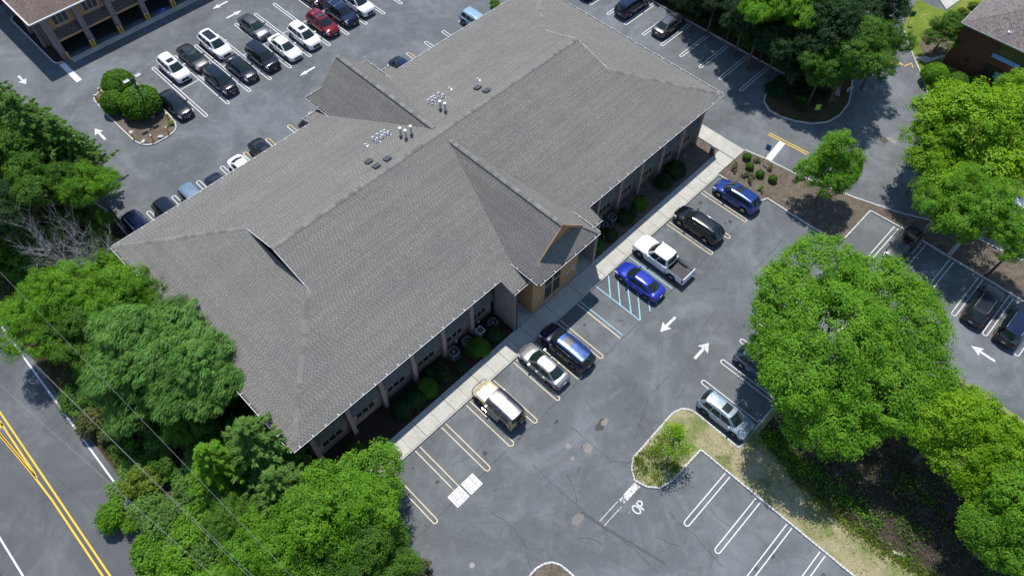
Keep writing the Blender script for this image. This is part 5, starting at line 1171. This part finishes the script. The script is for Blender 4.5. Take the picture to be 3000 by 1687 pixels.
def crown_cloud(rx, ry, rz, ncl, per, cr, seed, low=-.5, flat=.62, lobe=.3, inner=.25, nsub=9, gap=.62, core=.46):
    """a crown of several overlapping boughs, each a shell of leaf clumps; z=0 is the crown's middle"""
    g = np.random.default_rng(seed); S = np.array([rx, ry, rz]); subs = [(np.zeros(3), core)]
    for k in range(nsub):
        a = 2*np.pi*(k+g.uniform(-.35, .35))/nsub*2.4; z = g.uniform(low*.7, .62); rr = g.uniform(.45, .84)*np.sqrt(max(.15, 1-z*z*.8)); q = g.uniform(.20, .42)
        subs.append((np.array([np.cos(a)*rr, np.sin(a)*rr, z*.75])*(1+lobe*g.uniform(-.25, .25)), q))
    subs.append((np.array([g.uniform(-.2, .2), g.uniform(-.2, .2), .55]), .42))
    w = np.array([q*q for _, q in subs]); w /= w.sum(); P = []; N = []
    for (c, q), ww in zip(subs, w):
        n = max(4, int(ncl*ww)); z = g.uniform(-.55, 1, n); ph = g.uniform(0, 2*np.pi, n); s = np.sqrt(1-z*z); D = np.stack([s*np.cos(ph), s*np.sin(ph), z], 1)
        rr = np.where(g.random(n) < inner, g.uniform(.4, .85, n), g.uniform(.86, 1.08, n))
        C = (c+D*(q*rr)[:, None]); keep = np.ones(n, bool)
        for c2, q2 in subs:
            if c2 is not c: keep &= (np.linalg.norm(C-c2, axis=1) > q2*.72)
        C = C[keep]*S; D = D[keep]; acc = []
        for j in range(len(C)):
            if all(((C[j]-C[i])**2).sum() > (cr*gap)**2 for i in acc[-400:]): acc.append(j)
        C = C[acc]; D = D[acc]; m = len(C); cs = cr*g.uniform(.55, 1.35, m)
        O = g.normal(size=(m, per, 3)); O /= np.linalg.norm(O, axis=2, keepdims=True); O *= g.random((m, per, 1))**.45
        P.append((C[:, None, :]+O*cs[:, None, None]*np.array([1, 1, flat])).reshape(-1, 3))
        N.append((D[:, None, :]*.40+np.array([.10, .14, .80])+O*.65+g.normal(size=(m, per, 3))*.30).reshape(-1, 3))
    return np.concatenate(P), np.concatenate(N)

def pine_cloud(r, h, nwh, seed, per=26, droop=.12):
    """whorls of upswept branches carrying needle sprays; z from 0 to h"""
    g = np.random.default_rng(seed); P = []; N = []; A = []
    for w in range(nwh):
        t = w/(nwh-1); z = h*(.08+.9*t); R_ = r*(1-t)**.8+.25; nb = int(7+5*(1-t))
        for b in range(nb):
            a = 2*np.pi*(b/nb)+g.uniform(-.3, .3)+w; L = R_*g.uniform(.7, 1.12); nt = max(3, int(L/.26))
            for k in range(nt):
                q = (k+1)/nt; c = np.array([np.cos(a)*L*q, np.sin(a)*L*q, z+L*(.22*q-droop*q*q)])+g.normal(size=3)*.08
                m = int(per*(.6+.6*q)); o = g.normal(size=(m, 3)); o /= np.linalg.norm(o, axis=1, keepdims=True)
                wd = .30*(1-.35*q); P.append(c+o*g.random((m, 1))**.5*np.array([wd, wd, wd*.6])); d = np.array([np.cos(a), np.sin(a), .35])
                A.append(o*.8+d); N.append(o*.4+np.array([0, 0, .8])+g.normal(size=(m, 3))*.3)
    return np.concatenate(P), np.concatenate(N), np.concatenate(A)

PROTO = {}
def proto(key):
    if key in PROTO: return PROTO[key]
    k, i = key
    if k == 'big': P, N = crown_cloud(8.1, 8.1, 5.0, 2900, 105, .66, 5+i, low=-.45, nsub=20, core=.64); me = leaves('crown', P, N, .165, .115, 5+i)
    elif k == 'medium': P, N = crown_cloud(4.5, 4.5, 3.6, 1150, 80, .52, 20+i, low=-.5, nsub=13); me = leaves('crown', P, N, .16, .11, 20+i)
    elif k == 'airy': P, N = crown_cloud(4.5, 4.5, 3.4, 560, 80, .55, 30+i, low=-.55, inner=.35, nsub=12); me = leaves('crown', P, N, .16, .105, 30+i)
    elif k == 'small': P, N = crown_cloud(3.2, 3.2, 3.6, 620, 75, .45, 40+i, low=-.7, inner=.3, nsub=9); me = leaves('crown', P, N, .15, .10, 40+i)
    elif k == 'willow':
        P, N = crown_cloud(5.0, 5.0, 3.6, 950, 75, .58, 50+i, low=-.5, inner=.3, nsub=14); me = leaves('crown', P, N, .46, .07, 50+i, align=(-.62, -.25, -.22), amix=.74)
    elif k == 'pine':
        P, N, A = pine_cloud(3.4, 8.5, 15, 60+i); me = leaves('crown', P, N, .34, .075, 60+i, align=A, amix=.75)
    elif k == 'shrub': P, N = crown_cloud(1.6, 1.6, 1.1, 220, 62, .34, 70+i, low=-.2, inner=.3, nsub=6); me = leaves('foliage', P, N, .16, .10, 70+i)
    elif k == 'clipped':
        ns_ = .35 if i > 2 else 1.0; g = np.random.default_rng(90+i); n = 5200; D = g.normal(size=(n, 3)); D /= np.linalg.norm(D, axis=1, keepdims=True); D[:, 2] = np.where(D[:, 2] < -.35, -D[:, 2], D[:, 2])
        rr = 1-.12*g.random(n)+ns_*(.10*np.sin(D[:, 0]*5.3+i*2)*np.sin(D[:, 1]*4.7+i)+.07*np.sin(D[:, 2]*6+D[:, 0]*4+i)+.05*g.normal(size=n)); P = D*rr[:, None]; N = D+g.normal(size=(n, 3))*.55; me = leaves('foliage', P, N, .13, .085, 90+i)
    elif k == 'sparse': P, N = crown_cloud(.34, .34, .4, 26, 14, .11, 110+i, low=-.2, inner=.4, nsub=4); me = leaves('foliage', P, N, .11, .05, 110+i)
    PROTO[key] = me; return me

def trunk_mesh(h, spread, r0, seed, n=7, rz=3.0):
    r = random.Random(seed); m = MB(); lean = (r.uniform(-.3, .3), r.uniform(-.3, .3))
    p = [(0, 0, 0), (lean[0]*.3, lean[1]*.3, h*.35), (lean[0], lean[1], h*.7), (lean[0]*1.3, lean[1]*1.3, h+rz*.55)]; m.tube(p, [r0*1.25, r0*.9, r0*.68, r0*.15], 8)
    for i in range(n):
        a = 2*math.pi*i/n+r.uniform(-.4, .4); z0 = h*r.uniform(.42, .85); L = spread*r.uniform(.55, .9); e = (math.cos(a)*L, math.sin(a)*L, z0+L*r.uniform(.25, .7)); mid_ = (e[0]*.5+r.uniform(-.3, .3), e[1]*.5+r.uniform(-.3, .3), z0+(e[2]-z0)*.62)
        m.tube([(lean[0]*z0/h, lean[1]*z0/h, z0), mid_, e], [r0*.42, r0*.26, r0*.06], 6)
        for q in range(2): b = a+r.uniform(-.8, .8); m.tube([mid_, (mid_[0]+math.cos(b)*L*.4, mid_[1]+math.sin(b)*L*.4, mid_[2]+L*.25)], [r0*.2, r0*.04], 5)
    return m.mesh('trunk', 60)
TREES = []
BIGANG = 2.0
TONE = dict(mid='mid green', dark='dark green', pine='grey-green', bright='bright green', olive='olive', weed='yellow-green')
def near(x, y): return min(TREES, key=lambda t_: (t_[0]-x)**2+(t_[1]-y)**2)[2]
def tree(px, py, zc, r, rz, kind, mat, label, group=None, var=0, name='tree', bark='bark', z0=.1, xy=None, seed=None):
    c = Vector((xy[0], xy[1], zc)) if xy else at(px, py, zc)
    base = {'big': (8.1, 5.0), 'medium': (4.5, 3.6), 'airy': (4.5, 3.4), 'small': (3.2, 3.6), 'willow': (5.0, 3.6), 'pine': (3.4, 8.5)}[kind]
    e = empty(name, (c.x, c.y, z0)); tag(e, label, 'tree', group); TREES.append((c.x, c.y, label))
    s = r/base[0]; ang = rnd.uniform(0, 6.28) if kind != 'willow' else 0
    if kind == 'big': ang = BIGANG
    if kind == 'pine':
        use('crown', proto((kind, var)), e, (0, 0, zc-rz), (0, 0, ang), (s, s, 2*rz/8.5), LM[mat])
        t = MB(); t.tube([(0, 0, 0), (.05, 0, zc), (0, .05, zc+rz*.9)], [.2, .13, .03], 8); t.build('trunk', M['bark'], e)
    else:
        use('crown', proto((kind, var)), e, (0, 0, zc), (0, 0, ang), (s, s, rz/base[1]), LM[mat])
        t = trunk_mesh(max(zc, 1.2), r, max(.10, r*.042), int(px+py) if seed is None else seed, rz=rz); t.materials.append(M[bark]); use('trunk', t, e)
    return e
GW = 'trees of the right-hand woods'; GLW = 'trees of the roadside woods'
tree(2455, 1003, 7.0, 8.25, 5.2, 'big', 'bright', 'huge round bright green maple overhanging the right-hand stalls', bark='pale_bark')
tree(2790, 1265, 6.2, 4.0, 3.8, 'medium', 'yellow', 'yellow-green maple below the big round maple', var=0)
tree(2950, 1370, 6.0, 3.6, 3.6, 'medium', 'yellow', 'yellow-green tree at the right edge under the white arrow', var=1)
tree(2990, 1565, 6.0, 3.8, 3.8, 'medium', 'bright', 'bright green tree in the lower right corner', var=2)
tree(2850, 410, 6.6, 6.6, 4.6, 'medium', 'yellow', 'large yellow-green tree in front of the brown house', var=2)
tree(2985, 300, 5.6, 3.2, 3.2, 'medium', 'yellow', 'yellow-green tree against the brown house at right edge', var=0)
tree(2735, 450, 5.6, 3.4, 3.0, 'airy', 'yellow', 'small yellow-green crown leaning over the drive', var=1)
tree(2785, 575, 5.6, 3.4, 3.2, 'airy', 'bright', 'bright green tree over the charcoal suv', var=0, bark='pale_bark')
tree(2880, 630, 5.8, 4.2, 3.4, 'airy', 'bright', 'bright green tree with bare pale limbs at the right edge', var=1, bark='dead_wood')
tree(2990, 705, 5.4, 3.0, 3.0, 'airy', 'bright', 'green tree above the dark suvs at right edge', var=2)
tree(2440, 495, 4.6, 3.05, 4.0, 'small', 'bright', 'young green maple in the mulch bed by the yellow line', var=0)
# right-hand woods
for i, (px, py, zc, r, rz, kd, mt, lb) in enumerate((
    (2105, -30, 6.0, 3.2, 3.2, 'medium', 'dark', 'dark tree by the kerb behind the grey sedan'), (2190, 40, 5.6, 2.9, 3.0, 'medium', 'dark', 'dark tree shading the empty kerbside stalls'),
    (2250, 15, 8.2, 3.6, 3.2, 'willow', 'bright', 'bright feathery tree at the top of the right woods'), (2370, 20, 8.4, 3.8, 3.2, 'willow', 'bright', 'second bright feathery tree at the woods top edge'),
    (2290, 115, 5.2, 2.8, 2.8, 'medium', 'dark', 'dark tree at the corner of the kerbed woods'), (2370, 110, 6.8, 3.4, 3.4, 'medium', 'dark', 'very dark tree in the middle of the right woods'),
    (2440, 90, 7.5, 4.2, 3.8, 'medium', 'dark', 'dark tree above the curved drive'), (2500, 150, 6.8, 3.8, 3.4, 'medium', 'mid', 'mid green tree overhanging the curved drive'),
    (2415, 195, 5.0, 3.0, 2.8, 'medium', 'mid', 'mid green tree behind the lime yard sign'), (2560, 40, 7.2, 3.8, 3.6, 'medium', 'dark', 'dark tree at the top edge beside the lawn'),
    (2590, 130, 6.0, 2.8, 2.8, 'airy', 'mid', 'light crowned tree at the drive side of the woods'), (2450, -40, 7, 4.5, 3.8, 'medium', 'dark', 'dark tree cut by the top edge of the woods'),
    (2250, -60, 7, 4.5, 3.8, 'medium', 'dark', 'dark tree behind the feathery ones at the top edge'), (2330, 180, 3.6, 2.0, 2.2, 'medium', 'dark', 'low dark tree beside the kerb corner of the woods'), (2250, 110, 3.2, 2.4, 2.8, 'medium', 'dark', 'low dense dark tree behind the third empty kerbside stall'), (2150, 50, 3.2, 2.4, 2.8, 'medium', 'dark', 'low dense dark tree behind the first empty kerbside stall'), (2060, 0, 3.2, 2.4, 2.8, 'medium', 'dark', 'low dense dark tree just behind the grey sedan'), (2380, 60, 6.5, 3.6, 3.4, 'medium', 'dark', 'dark tree filling the heart of the right woods'))):
    tree(px, py, zc, r, rz, kd, mt, lb, GW, var=i % 3)
tree(2770, 90, 2.9, 2.3, 2.0, 'small', 'mid', 'small dense tree beside the brown house wall', var=1)
# left woods
for i, (px, py, zc, r, rz, kd, mt, lb) in enumerate((
    (20, 330, 6.5, 3.6, 4.5, 'pine', 'pine', 'feathery pine at the left edge below the white arrow'), (110, 400, 7.0, 3.6, 4.8, 'pine', 'pine', 'tall feathery pine beside the upper lot'),
    (210, 440, 5.5, 2.8, 4.0, 'pine', 'pine', 'smaller pine leaning toward the upper lot'), (275, 545, 5.0, 2.7, 2.6, 'airy', 'bright', 'leafy tree reaching over the back lot kerb'),
    (215, 545, 4.6, 2.4, 2.6, 'medium', 'mid', 'mid green tree behind the dead grey one'), (85, 550, 5.6, 3.2, 3.2, 'medium', 'mid', 'dense green tree left of the dead grey one'),
    (20, 480, 6.5, 3.8, 3.4, 'medium', 'mid', 'green tree between the pines at the left edge'), (-10, 640, 5.6, 3.2, 3.2, 'medium', 'dark', 'dark tree at the left edge beside the dead grey one'),
    (300, 650, 2.0, 1.2, 1.5, 'small', 'mid', 'small tree between the back kerb and the roof corner'),
    (330, 860, 6.0, 3.4, 2.6, 'airy', 'bright', 'light green tree beside the left roof corner'), (415, 880, 6.0, 2.4, 2.4, 'airy', 'bright', 'light green tree lapping over the left eave'),
    (190, 860, 6.0, 3.0, 2.4, 'airy', 'bright', 'light green tree left of the silvery one'), (90, 950, 5.2, 3.2, 2.2, 'airy', 'bright', 'light green tree leaning over the road edge'), (230, 960, 4.8, 3.0, 2.4, 'medium', 'mid', 'mid green tree between road and silvery tree'),
    (430, 1010, 6.8, 4.4, 3.2, 'willow', 'willow', 'silvery wind-blown tree beside the left eave'), (570, 1110, 6.4, 3.6, 3.0, 'willow', 'willow', 'second silvery wind-blown tree touching the roof shadow'), (400, 1150, 4.8, 3.2, 2.4, 'willow', 'willow', 'lower silvery tree with dark twisted trunk'),
    (760, 1310, 6.0, 3.4, 4.2, 'pine', 'pine', 'feathery cedar in front of the lower left roof corner'), (640, 1370, 5.5, 2.6, 3.6, 'pine', 'bright', 'bright cedar below the lower left eave'), (830, 1440, 5.2, 2.8, 3.6, 'pine', 'pine', 'cedar between the roof corner and the bright maple'),
    (1030, 1470, 5.6, 4.0, 3.6, 'medium', 'bright', 'bright maple overlapping the end of the front walk'), (930, 1580, 5.0, 3.8, 3.2, 'airy', 'bright', 'bright maple at the lower picture edge beside the lot'), (1080, 1620, 4.6, 3.0, 3.0, 'medium', 'mid', 'green tree overhanging the lot at the lower edge'),
    (800, 1600, 4.4, 3.2, 2.8, 'airy', 'bright', 'leafy tree under the bright maples at the lower edge'), (700, 1510, 3.6, 2.6, 2.4, 'medium', 'mid', 'mid green tree under the wires at the lower edge'), (560, 1230, 3.2, 2.4, 2.2, 'medium', 'mid', 'low tree in the shade of the left eave'))):
    tree(px, py, zc, r, rz, kd, mt, lb, GLW, var=i % 3, z0=0)
# sapling on the dry grass island
e = empty('sapling', (22.6, 5.4, .1)); tag(e, 'thin sparse sapling on the dry grass island', 'tree')
m = MB(); m.tube([(0, 0, 0), (.1, .1, 1.6), (.25, .2, 3.2), (.5, .45, 5.0)], [.07, .06, .04, .015], 6); r = random.Random(3)
tips = []
for k in range(9):
    a = r.uniform(0, 6.28); z = r.uniform(1.2, 4.2); L = r.uniform(.5, 1.2); q = (.12*z*.5+math.cos(a)*L, .1*z*.5+math.sin(a)*L, z+L*.4); m.tube([(.07*z, .06*z, z), q], [.03, .008], 5); tips.append(q)
m.build('trunk', M['pale_bark'], e)
g = np.random.default_rng(4); C = np.array(tips+[(.5, .45, 5.0), (.35, .3, 4.2), (.9, -.8, 2.6), (.45, .4, 4.6), (.2, .2, 3.4), (.8, .1, 3.2)]); P = (C[:, None, :]+g.normal(size=(len(C), 90, 3))*.27).reshape(-1, 3); N = g.normal(size=P.shape)*.6+np.array([0, 0, .8])
use('crown', leaves('crown', P, N, .16, .11, 4), e, mat=LM['yellow'])
# bare dead tree
def dead(x, y, h, label, seed):
    e = empty('dead_tree', (x, y, 0)); tag(e, label, 'tree'); m = MB(); r = random.Random(seed)
    def grow(p, d, L, rad, lvl):
        pts = [p]; q = Vector(p); dd = Vector(d)
        for _ in range(4): dd = (dd+Vector((r.uniform(-.25, .25), r.uniform(-.25, .25), r.uniform(-.05, .2)))).normalized(); q = q+dd*L/4; pts.append(q.copy())
        m.tube(pts, [rad*(1-.75*i/4) for i in range(5)], 5, cap=False)
        if lvl < 3:
            for _ in range(5 if lvl else 7): i = r.randint(1, 4); a = r.uniform(0, 6.28); grow(pts[i], (dd*.8+Vector((math.cos(a), math.sin(a), r.uniform(0, .6)))).normalized(), L*r.uniform(.45, .7), rad*.45, lvl+1)
    for k in range(3): a = 2.1*k; grow(Vector((0, 0, 0)), (math.cos(a)*.3, math.sin(a)*.3, 1), h*.6, .07, 0)
    m.build('branches', M['dead_wood'], e)
p = at(190, 745, 3.0); dead(p.x, p.y, 7.5, 'bare grey dead tree among the left-hand trees', 8)
p = at(265, 735, 2.5); dead(p.x, p.y, 5.0, 'smaller bare grey tree right of the taller dead one', 9)
# shrubs, understorey
def shrub(x, y, r, h, mat, label, group=None, key='shrub', z=.1, var=None, name='shrub', cat='shrub', stem=True):
    e = empty(name, (x, y, z)); tag(e, label, cat, group); v = rnd.randint(0, 2) if var is None else var
    if key == 'shrub': use('foliage', proto((key, v)), e, (0, 0, h*.35), (0, 0, rnd.uniform(0, 6.28)), (r/1.6, r/1.6, h/1.75), LM[mat])
    elif key == 'clipped': use('foliage', proto((key, v)), e, (0, 0, h*.42), (0, 0, rnd.uniform(0, 6.28)), (r, r, h*.58), LM[mat])
    else: use('foliage', proto((key, v)), e, (0, 0, h*.5), (0, 0, rnd.uniform(0, 6.28)), (r/.34, r/.34, h/.8), LM[mat])
    if stem:
        t = MB()
        for k in range(3): a = 2.1*k; t.tube([(0, 0, -.03), (math.cos(a)*r*.3, math.sin(a)*r*.3, h*.55)], [.03, .015], 5)
        t.build('stems', M['bark'], e)
    if key == 'clipped' and r > .5:
        c_ = MB().lathe([(r*.3, .02), (r*.78, h*.25), (r*.84, h*.5), (r*.6, h*.8), (0, h*.92)], 14); c_.build('inner_twigs', M['bark'], e)
    return e
GT = 'shrubs of the roadside thicket'
r = random.Random(21); spots = []
for k in range(600):
    x, y = r.uniform(-7.0, 3.2), r.uniform(12, 62)
    if x > 1.6 and 22 < y < 49: continue
    if x < -5.2 and y > 43: continue
    if all((x-a)**2+(y-b)**2 > 1.9**2 for a, b in spots): spots.append((x, y))
for x, y in spots:
    shrub(x, y, r.uniform(1.3, 2.2), r.uniform(1.2, 2.6), (mt_ := r.choice(('mid', 'bright', 'bright', 'pine', 'mid', 'olive', 'pine'))), TONE[mt_]+' shrub by the '+near(x, y), GT, z=0, stem=False)
for i, (px, py, rr, h, mt) in enumerate(((300, 1165, 1.5, 2.6, 'weed'), (360, 1210, 1.4, 2.2, 'bright'), (420, 1250, 1.5, 2.0, 'weed'), (330, 1520, 1.4, 2.2, 'bright'), (420, 1400, 1.6, 2.2, 'weed'), (470, 1530, 2.0, 2.0, 'pine'), (560, 1560, 2.0, 2.2, 'bright'), (640, 1600, 2.0, 2.0, 'pine'), (430, 1620, 2.0, 2.0, 'bright'), (520, 1650, 2.0, 2.0, 'bright'))):
    c = at(px, py, 1.2); shrub(c.x, c.y, rr, h, mt, 'sunlit '+TONE[mt]+' shrub near the '+near(c.x, c.y), 'sunlit shrubs along the road edge', z=0, stem=False)
GK = 'low shrubs under the right-hand woods'
for k in range(40):
    x, y = 69.3+2.0*(k % 2)+r.uniform(-.3, .5), 24+(k//2)*1.35; shrub(x, y, r.uniform(1.5, 2.1), r.uniform(1.8, 3.0), (mt_ := r.choice(('dark', 'dark', 'mid'))), TONE[mt_]+' kerbside shrub by the '+near(x, y)[:200], GK, stem=False)
for k in range(22):
    x, y = r.uniform(63.6, 69.5), r.uniform(18.2, 23.4); shrub(x, y, r.uniform(.7, 1.2), r.uniform(.6, 1.1), (mt_ := r.choice(('dark', 'mid', 'dark'))), 'low '+TONE[mt_]+' shrub by the '+near(x, y), 'ground shrubs on the wooded island tip', stem=False)
for i, (x, y, rr, h, lb) in enumerate(((19.2, 22.85, .95, 1.25, 'wide clipped bush in front of the dark condensers'), (21.05, 22.8, .72, 1.15, 'clipped bush beside the left brick wing wall'), (16.95, 22.6, .5, .75, 'small round bush in front of the largest condenser'), (13.7, 23.1, .85, 1.2, 'right part of the long hedge along the left foundation'), (12.4, 23.1, .85, 1.15, 'middle part of the long hedge along the left foundation'), (11.1, 23.1, .85, 1.1, 'left part of the long hedge along the left foundation'), (6.1, 22.75, .85, 1.2, 'clipped bush behind the square yellow yard sign'),
    (46.95, 23.35, 1.0, 1.4, 'large clipped bush near the diamond yard sign'), (44.9, 23.2, .85, 1.2, 'clipped bush left of the large one by the diamond sign'), (41.2, 23.1, .72, 1.25, 'round bush midway along the right foundation bed'), (38.95, 23.0, .85, 1.35, 'round bush right of the right condensers'), (36.2, 22.75, .72, 1.2, 'clipped bush behind the pale yard sign'), (34.3, 22.75, .68, 1.1, 'clipped bush beside the right brick wing wall'))):
    shrub(x, y, rr*1.04, h*.92, 'dark' if i % 3 else 'mid', lb, 'clipped bushes along the front foundation', 'clipped', var=i % 3, name='clipped_bush', cat='bush')  # darker leaf colours here carry the shade under the eave
shrub(15.4, 23.3, 1.0, 1.2, 'dark', 'loose dark shrub between hedge and condensers', None, 'shrub'); shrub(14.9, 23.9, .7, 1.0, 'dark', 'loose dark shrub against the brick wall by the hedge', None, 'shrub')
for i, (x, y, rr, h, lb) in enumerate(((14.2, 73.5, 1.75, 2.5, 'rounded shrub at the far end of the shrub island'), (12.35, 71.3, 1.35, 2.2, 'rounded shrub on the left of the shrub island'), (14.3, 69.0, 2.1, 2.9, 'largest rounded shrub beside the light pole'))):
    shrub(x, y, rr, h, 'bush', lb, 'rounded shrubs on the upper island', 'clipped', var=3+i, name='round_shrub')
for i, (x, y, lb) in enumerate(((53.7, 19.35, 'small round bush nearest the walk corner in the mulch bed'), (52.8, 18.4, 'small round bush second from the walk corner in the mulch bed'), (52.7, 17.1, 'small round bush third from the walk corner in the mulch bed'), (53.0, 15.8, 'small round bush farthest from the walk in the mulch bed'))): shrub(x, y, .44, .75, 'bush', lb, 'small round bushes in the mulch bed', 'clipped', var=3+i % 3, name='round_bush', cat='bush', stem=False)
for i, (x, y) in enumerate(((54.1, 18.4), (54.25, 16.95), (51.6, 19.3), (51.6, 18.1), (51.35, 17.3), (51.3, 15.9), (51.9, 17.6), (52.0, 19.6))): shrub(x, y, .4, .55, 'olive' if i != 5 else 'weed', 'thin scraggly plant in the mulch bed by the walk corner', 'scraggly plants in the mulch bed', 'sparse', name='bed_plant', cat='plant', var=i % 3)
for i, (x, y, rr, h, lb) in enumerate(((77.75, 11.5, 1.45, 2.2, 'large smooth clipped shrub beside the curved drive'), (75.2, 9.7, 1.0, 1.4, 'smaller smooth clipped shrub beside the curved drive'), (79.6, 9.4, 1.0, 1.2, 'clipped hedge mound at the foot of the brown house'), (80.8, 7.6, .9, 1.2, 'second clipped hedge mound at the foot of the brown house'))): shrub(x, y, rr, h, 'bright' if i < 2 else 'bush', lb, 'clipped shrubs by the brown house', 'clipped', var=3+i % 3, name='clipped_bush', cat='bush')
for i, (px, py) in enumerate(((2855, 20), (2820, 35), (2870, 60))): c = at(px, py, .4); shrub(c.x, c.y, .8, .8, 'weed', 'low yellow-green plant beside the brown house roof', 'low plants beside the brown house')
c = at(1450, 12, .6); shrub(c.x, c.y, .9, 1.0, 'mid', 'small shrub on the far bed behind the pale blue suv')
for i, (px, py) in enumerate(((495, 370), (497, 372))): pass
shrub(15.2, 65.2, .45, .4, 'weed', 'tuft of grass by the near right bollard of the shrub island', None, 'sparse')

# grass, weeds, brush: nobody could count these
def scatter(name, pts, mat, L, W, hgt, label, cat, seed, up=.5):
    g = np.random.default_rng(seed); P = np.array(pts); P[:, 2] += g.random(len(P))*hgt; N = g.normal(size=P.shape)+np.array([0, 0, up]); me = leaves(name, P, N, L, W, seed)
    o = use(name, me, None, mat=LM[mat]); tag(o, label, cat, kind='stuff'); return o
def inside(p, poly):
    c = False
    for (x0, y0), (x1, y1) in zip(poly, poly[1:]+poly[:1]):
        if (y0 > p[1]) != (y1 > p[1]) and p[0] < (x1-x0)*(p[1]-y0)/(y1-y0)+x0: c = not c
    return c
g = random.Random(31)
edge = [(29.9, 1.4), (28.6, -2.5), (28.3, -5.2), (28.3, -9), (28.9, -13), (29.5, -20)]
pts = []
for (x0, y0), (x1, y1) in zip(edge, edge[1:]):
    for _ in range(int(math.hypot(x1-x0, y1-y0)*260)): t_ = g.random(); w_ = g.gauss(.1, .38); pts.append((x0+(x1-x0)*t_+w_, y0+(y1-y0)*t_+g.uniform(-.1, .1), .1))
scatter('grass', pts, 'weed', .26, .06, .22, 'bright yellow-green grass fringe along the brush', 'grass', 1)
pts = [(x, y, .1) for x, y in ((g.uniform(28.4, 45), g.uniform(-22, 1.6)) for _ in range(9000))]
scatter('brush', pts, 'twig', .45, .05, .35, 'dry brown brush and twigs under the right-hand trees', 'brush', 2)
pts = []
for k in range(90):
    x, y = g.uniform(29, 44), g.uniform(-18, 1); s = g.uniform(.3, .9); pts += [(x+g.gauss(0, s), y+g.gauss(0, s), .1) for _ in range(70)]
scatter('undergrowth', pts, 'mid', .2, .13, .4, 'low green undergrowth in the brush under the right-hand trees', 'undergrowth', 3)
pts = [(28.9+g.gauss(.9, .5), g.uniform(-9, 1.4), .1) for _ in range(1500)]
scatter('undergrowth', pts, 'bright', .2, .13, .35, 'green undergrowth band between dry grass and dark brush', 'undergrowth', 7)
pts = []
for k in range(46):
    x, y = g.uniform(20.3, 24.5), g.uniform(4.5, 7.2); 
    if not inside((x, y), SOUTH): continue
    s = g.uniform(.15, .4); pts += [(x+g.gauss(0, s), y+g.gauss(0, s), .1) for _ in range(55)]
pts = [p for p in pts if inside(p, SOUTH)]
scatter('weeds', pts, 'weed', .15, .08, .15, 'green weeds covering the tip of the dry grass island', 'weeds', 4)
pts = []
for k in range(150):
    x, y = g.uniform(25.6, 28.2), g.uniform(-14, 7); s = g.uniform(.1, .35); pts += [(x+g.gauss(0, s), y+g.gauss(0, s), .1) for _ in range(14)]
pts = [p for p in pts if inside(p, SOUTH)]
scatter('grass', pts, 'olive', .12, .03, .06, 'thin green grass tufts on the dry strip', 'grass', 5)
pts = [(g.uniform(-7.6, -5.6), g.uniform(36, 64), 0) for _ in range(5000)]
scatter('grass', pts, 'olive', .28, .05, .25, 'dry verge grass beside the road', 'grass', 6)
pts = [(x, y, .1) for x, y in ((g.uniform(69, 92), g.uniform(4, 20)) for _ in range(9000)) if inside((x, y), LAWN[1:]) and not (81 < x < 100 and y < 12.3)]
scatter('grass', pts, 'weed', .10, .03, .05, 'short lawn grass beside the brown house', 'grass', 8)
pts = []
for k in range(160):
    x, y = g.uniform(-7.4, 4.0), g.uniform(8, 64); s = g.uniform(.4, 1.0); pts += [(x+g.gauss(0, s), y+g.gauss(0, s), 0) for _ in range(60)]
pts = [p for p in pts if p[0] > -7.6 and not (p[0] > 3 and 22 < p[1] < 49)]
scatter('undergrowth', pts, 'mid', .22, .12, .5, 'low leafy undergrowth beneath the roadside trees', 'undergrowth', 9)
# scraps of litter
for i, (px, py) in enumerate(((2632, 1622),)):
    c = at(px, py); o = MB().box(-.12, .12, -.45, .45, 0, .03).build('litter', M['white_trim']); o.location = (c.x, c.y, .11); o.rotation_euler = (0, 0, .5); tag(o, 'white scrap of board lying on the brush floor', 'litter')
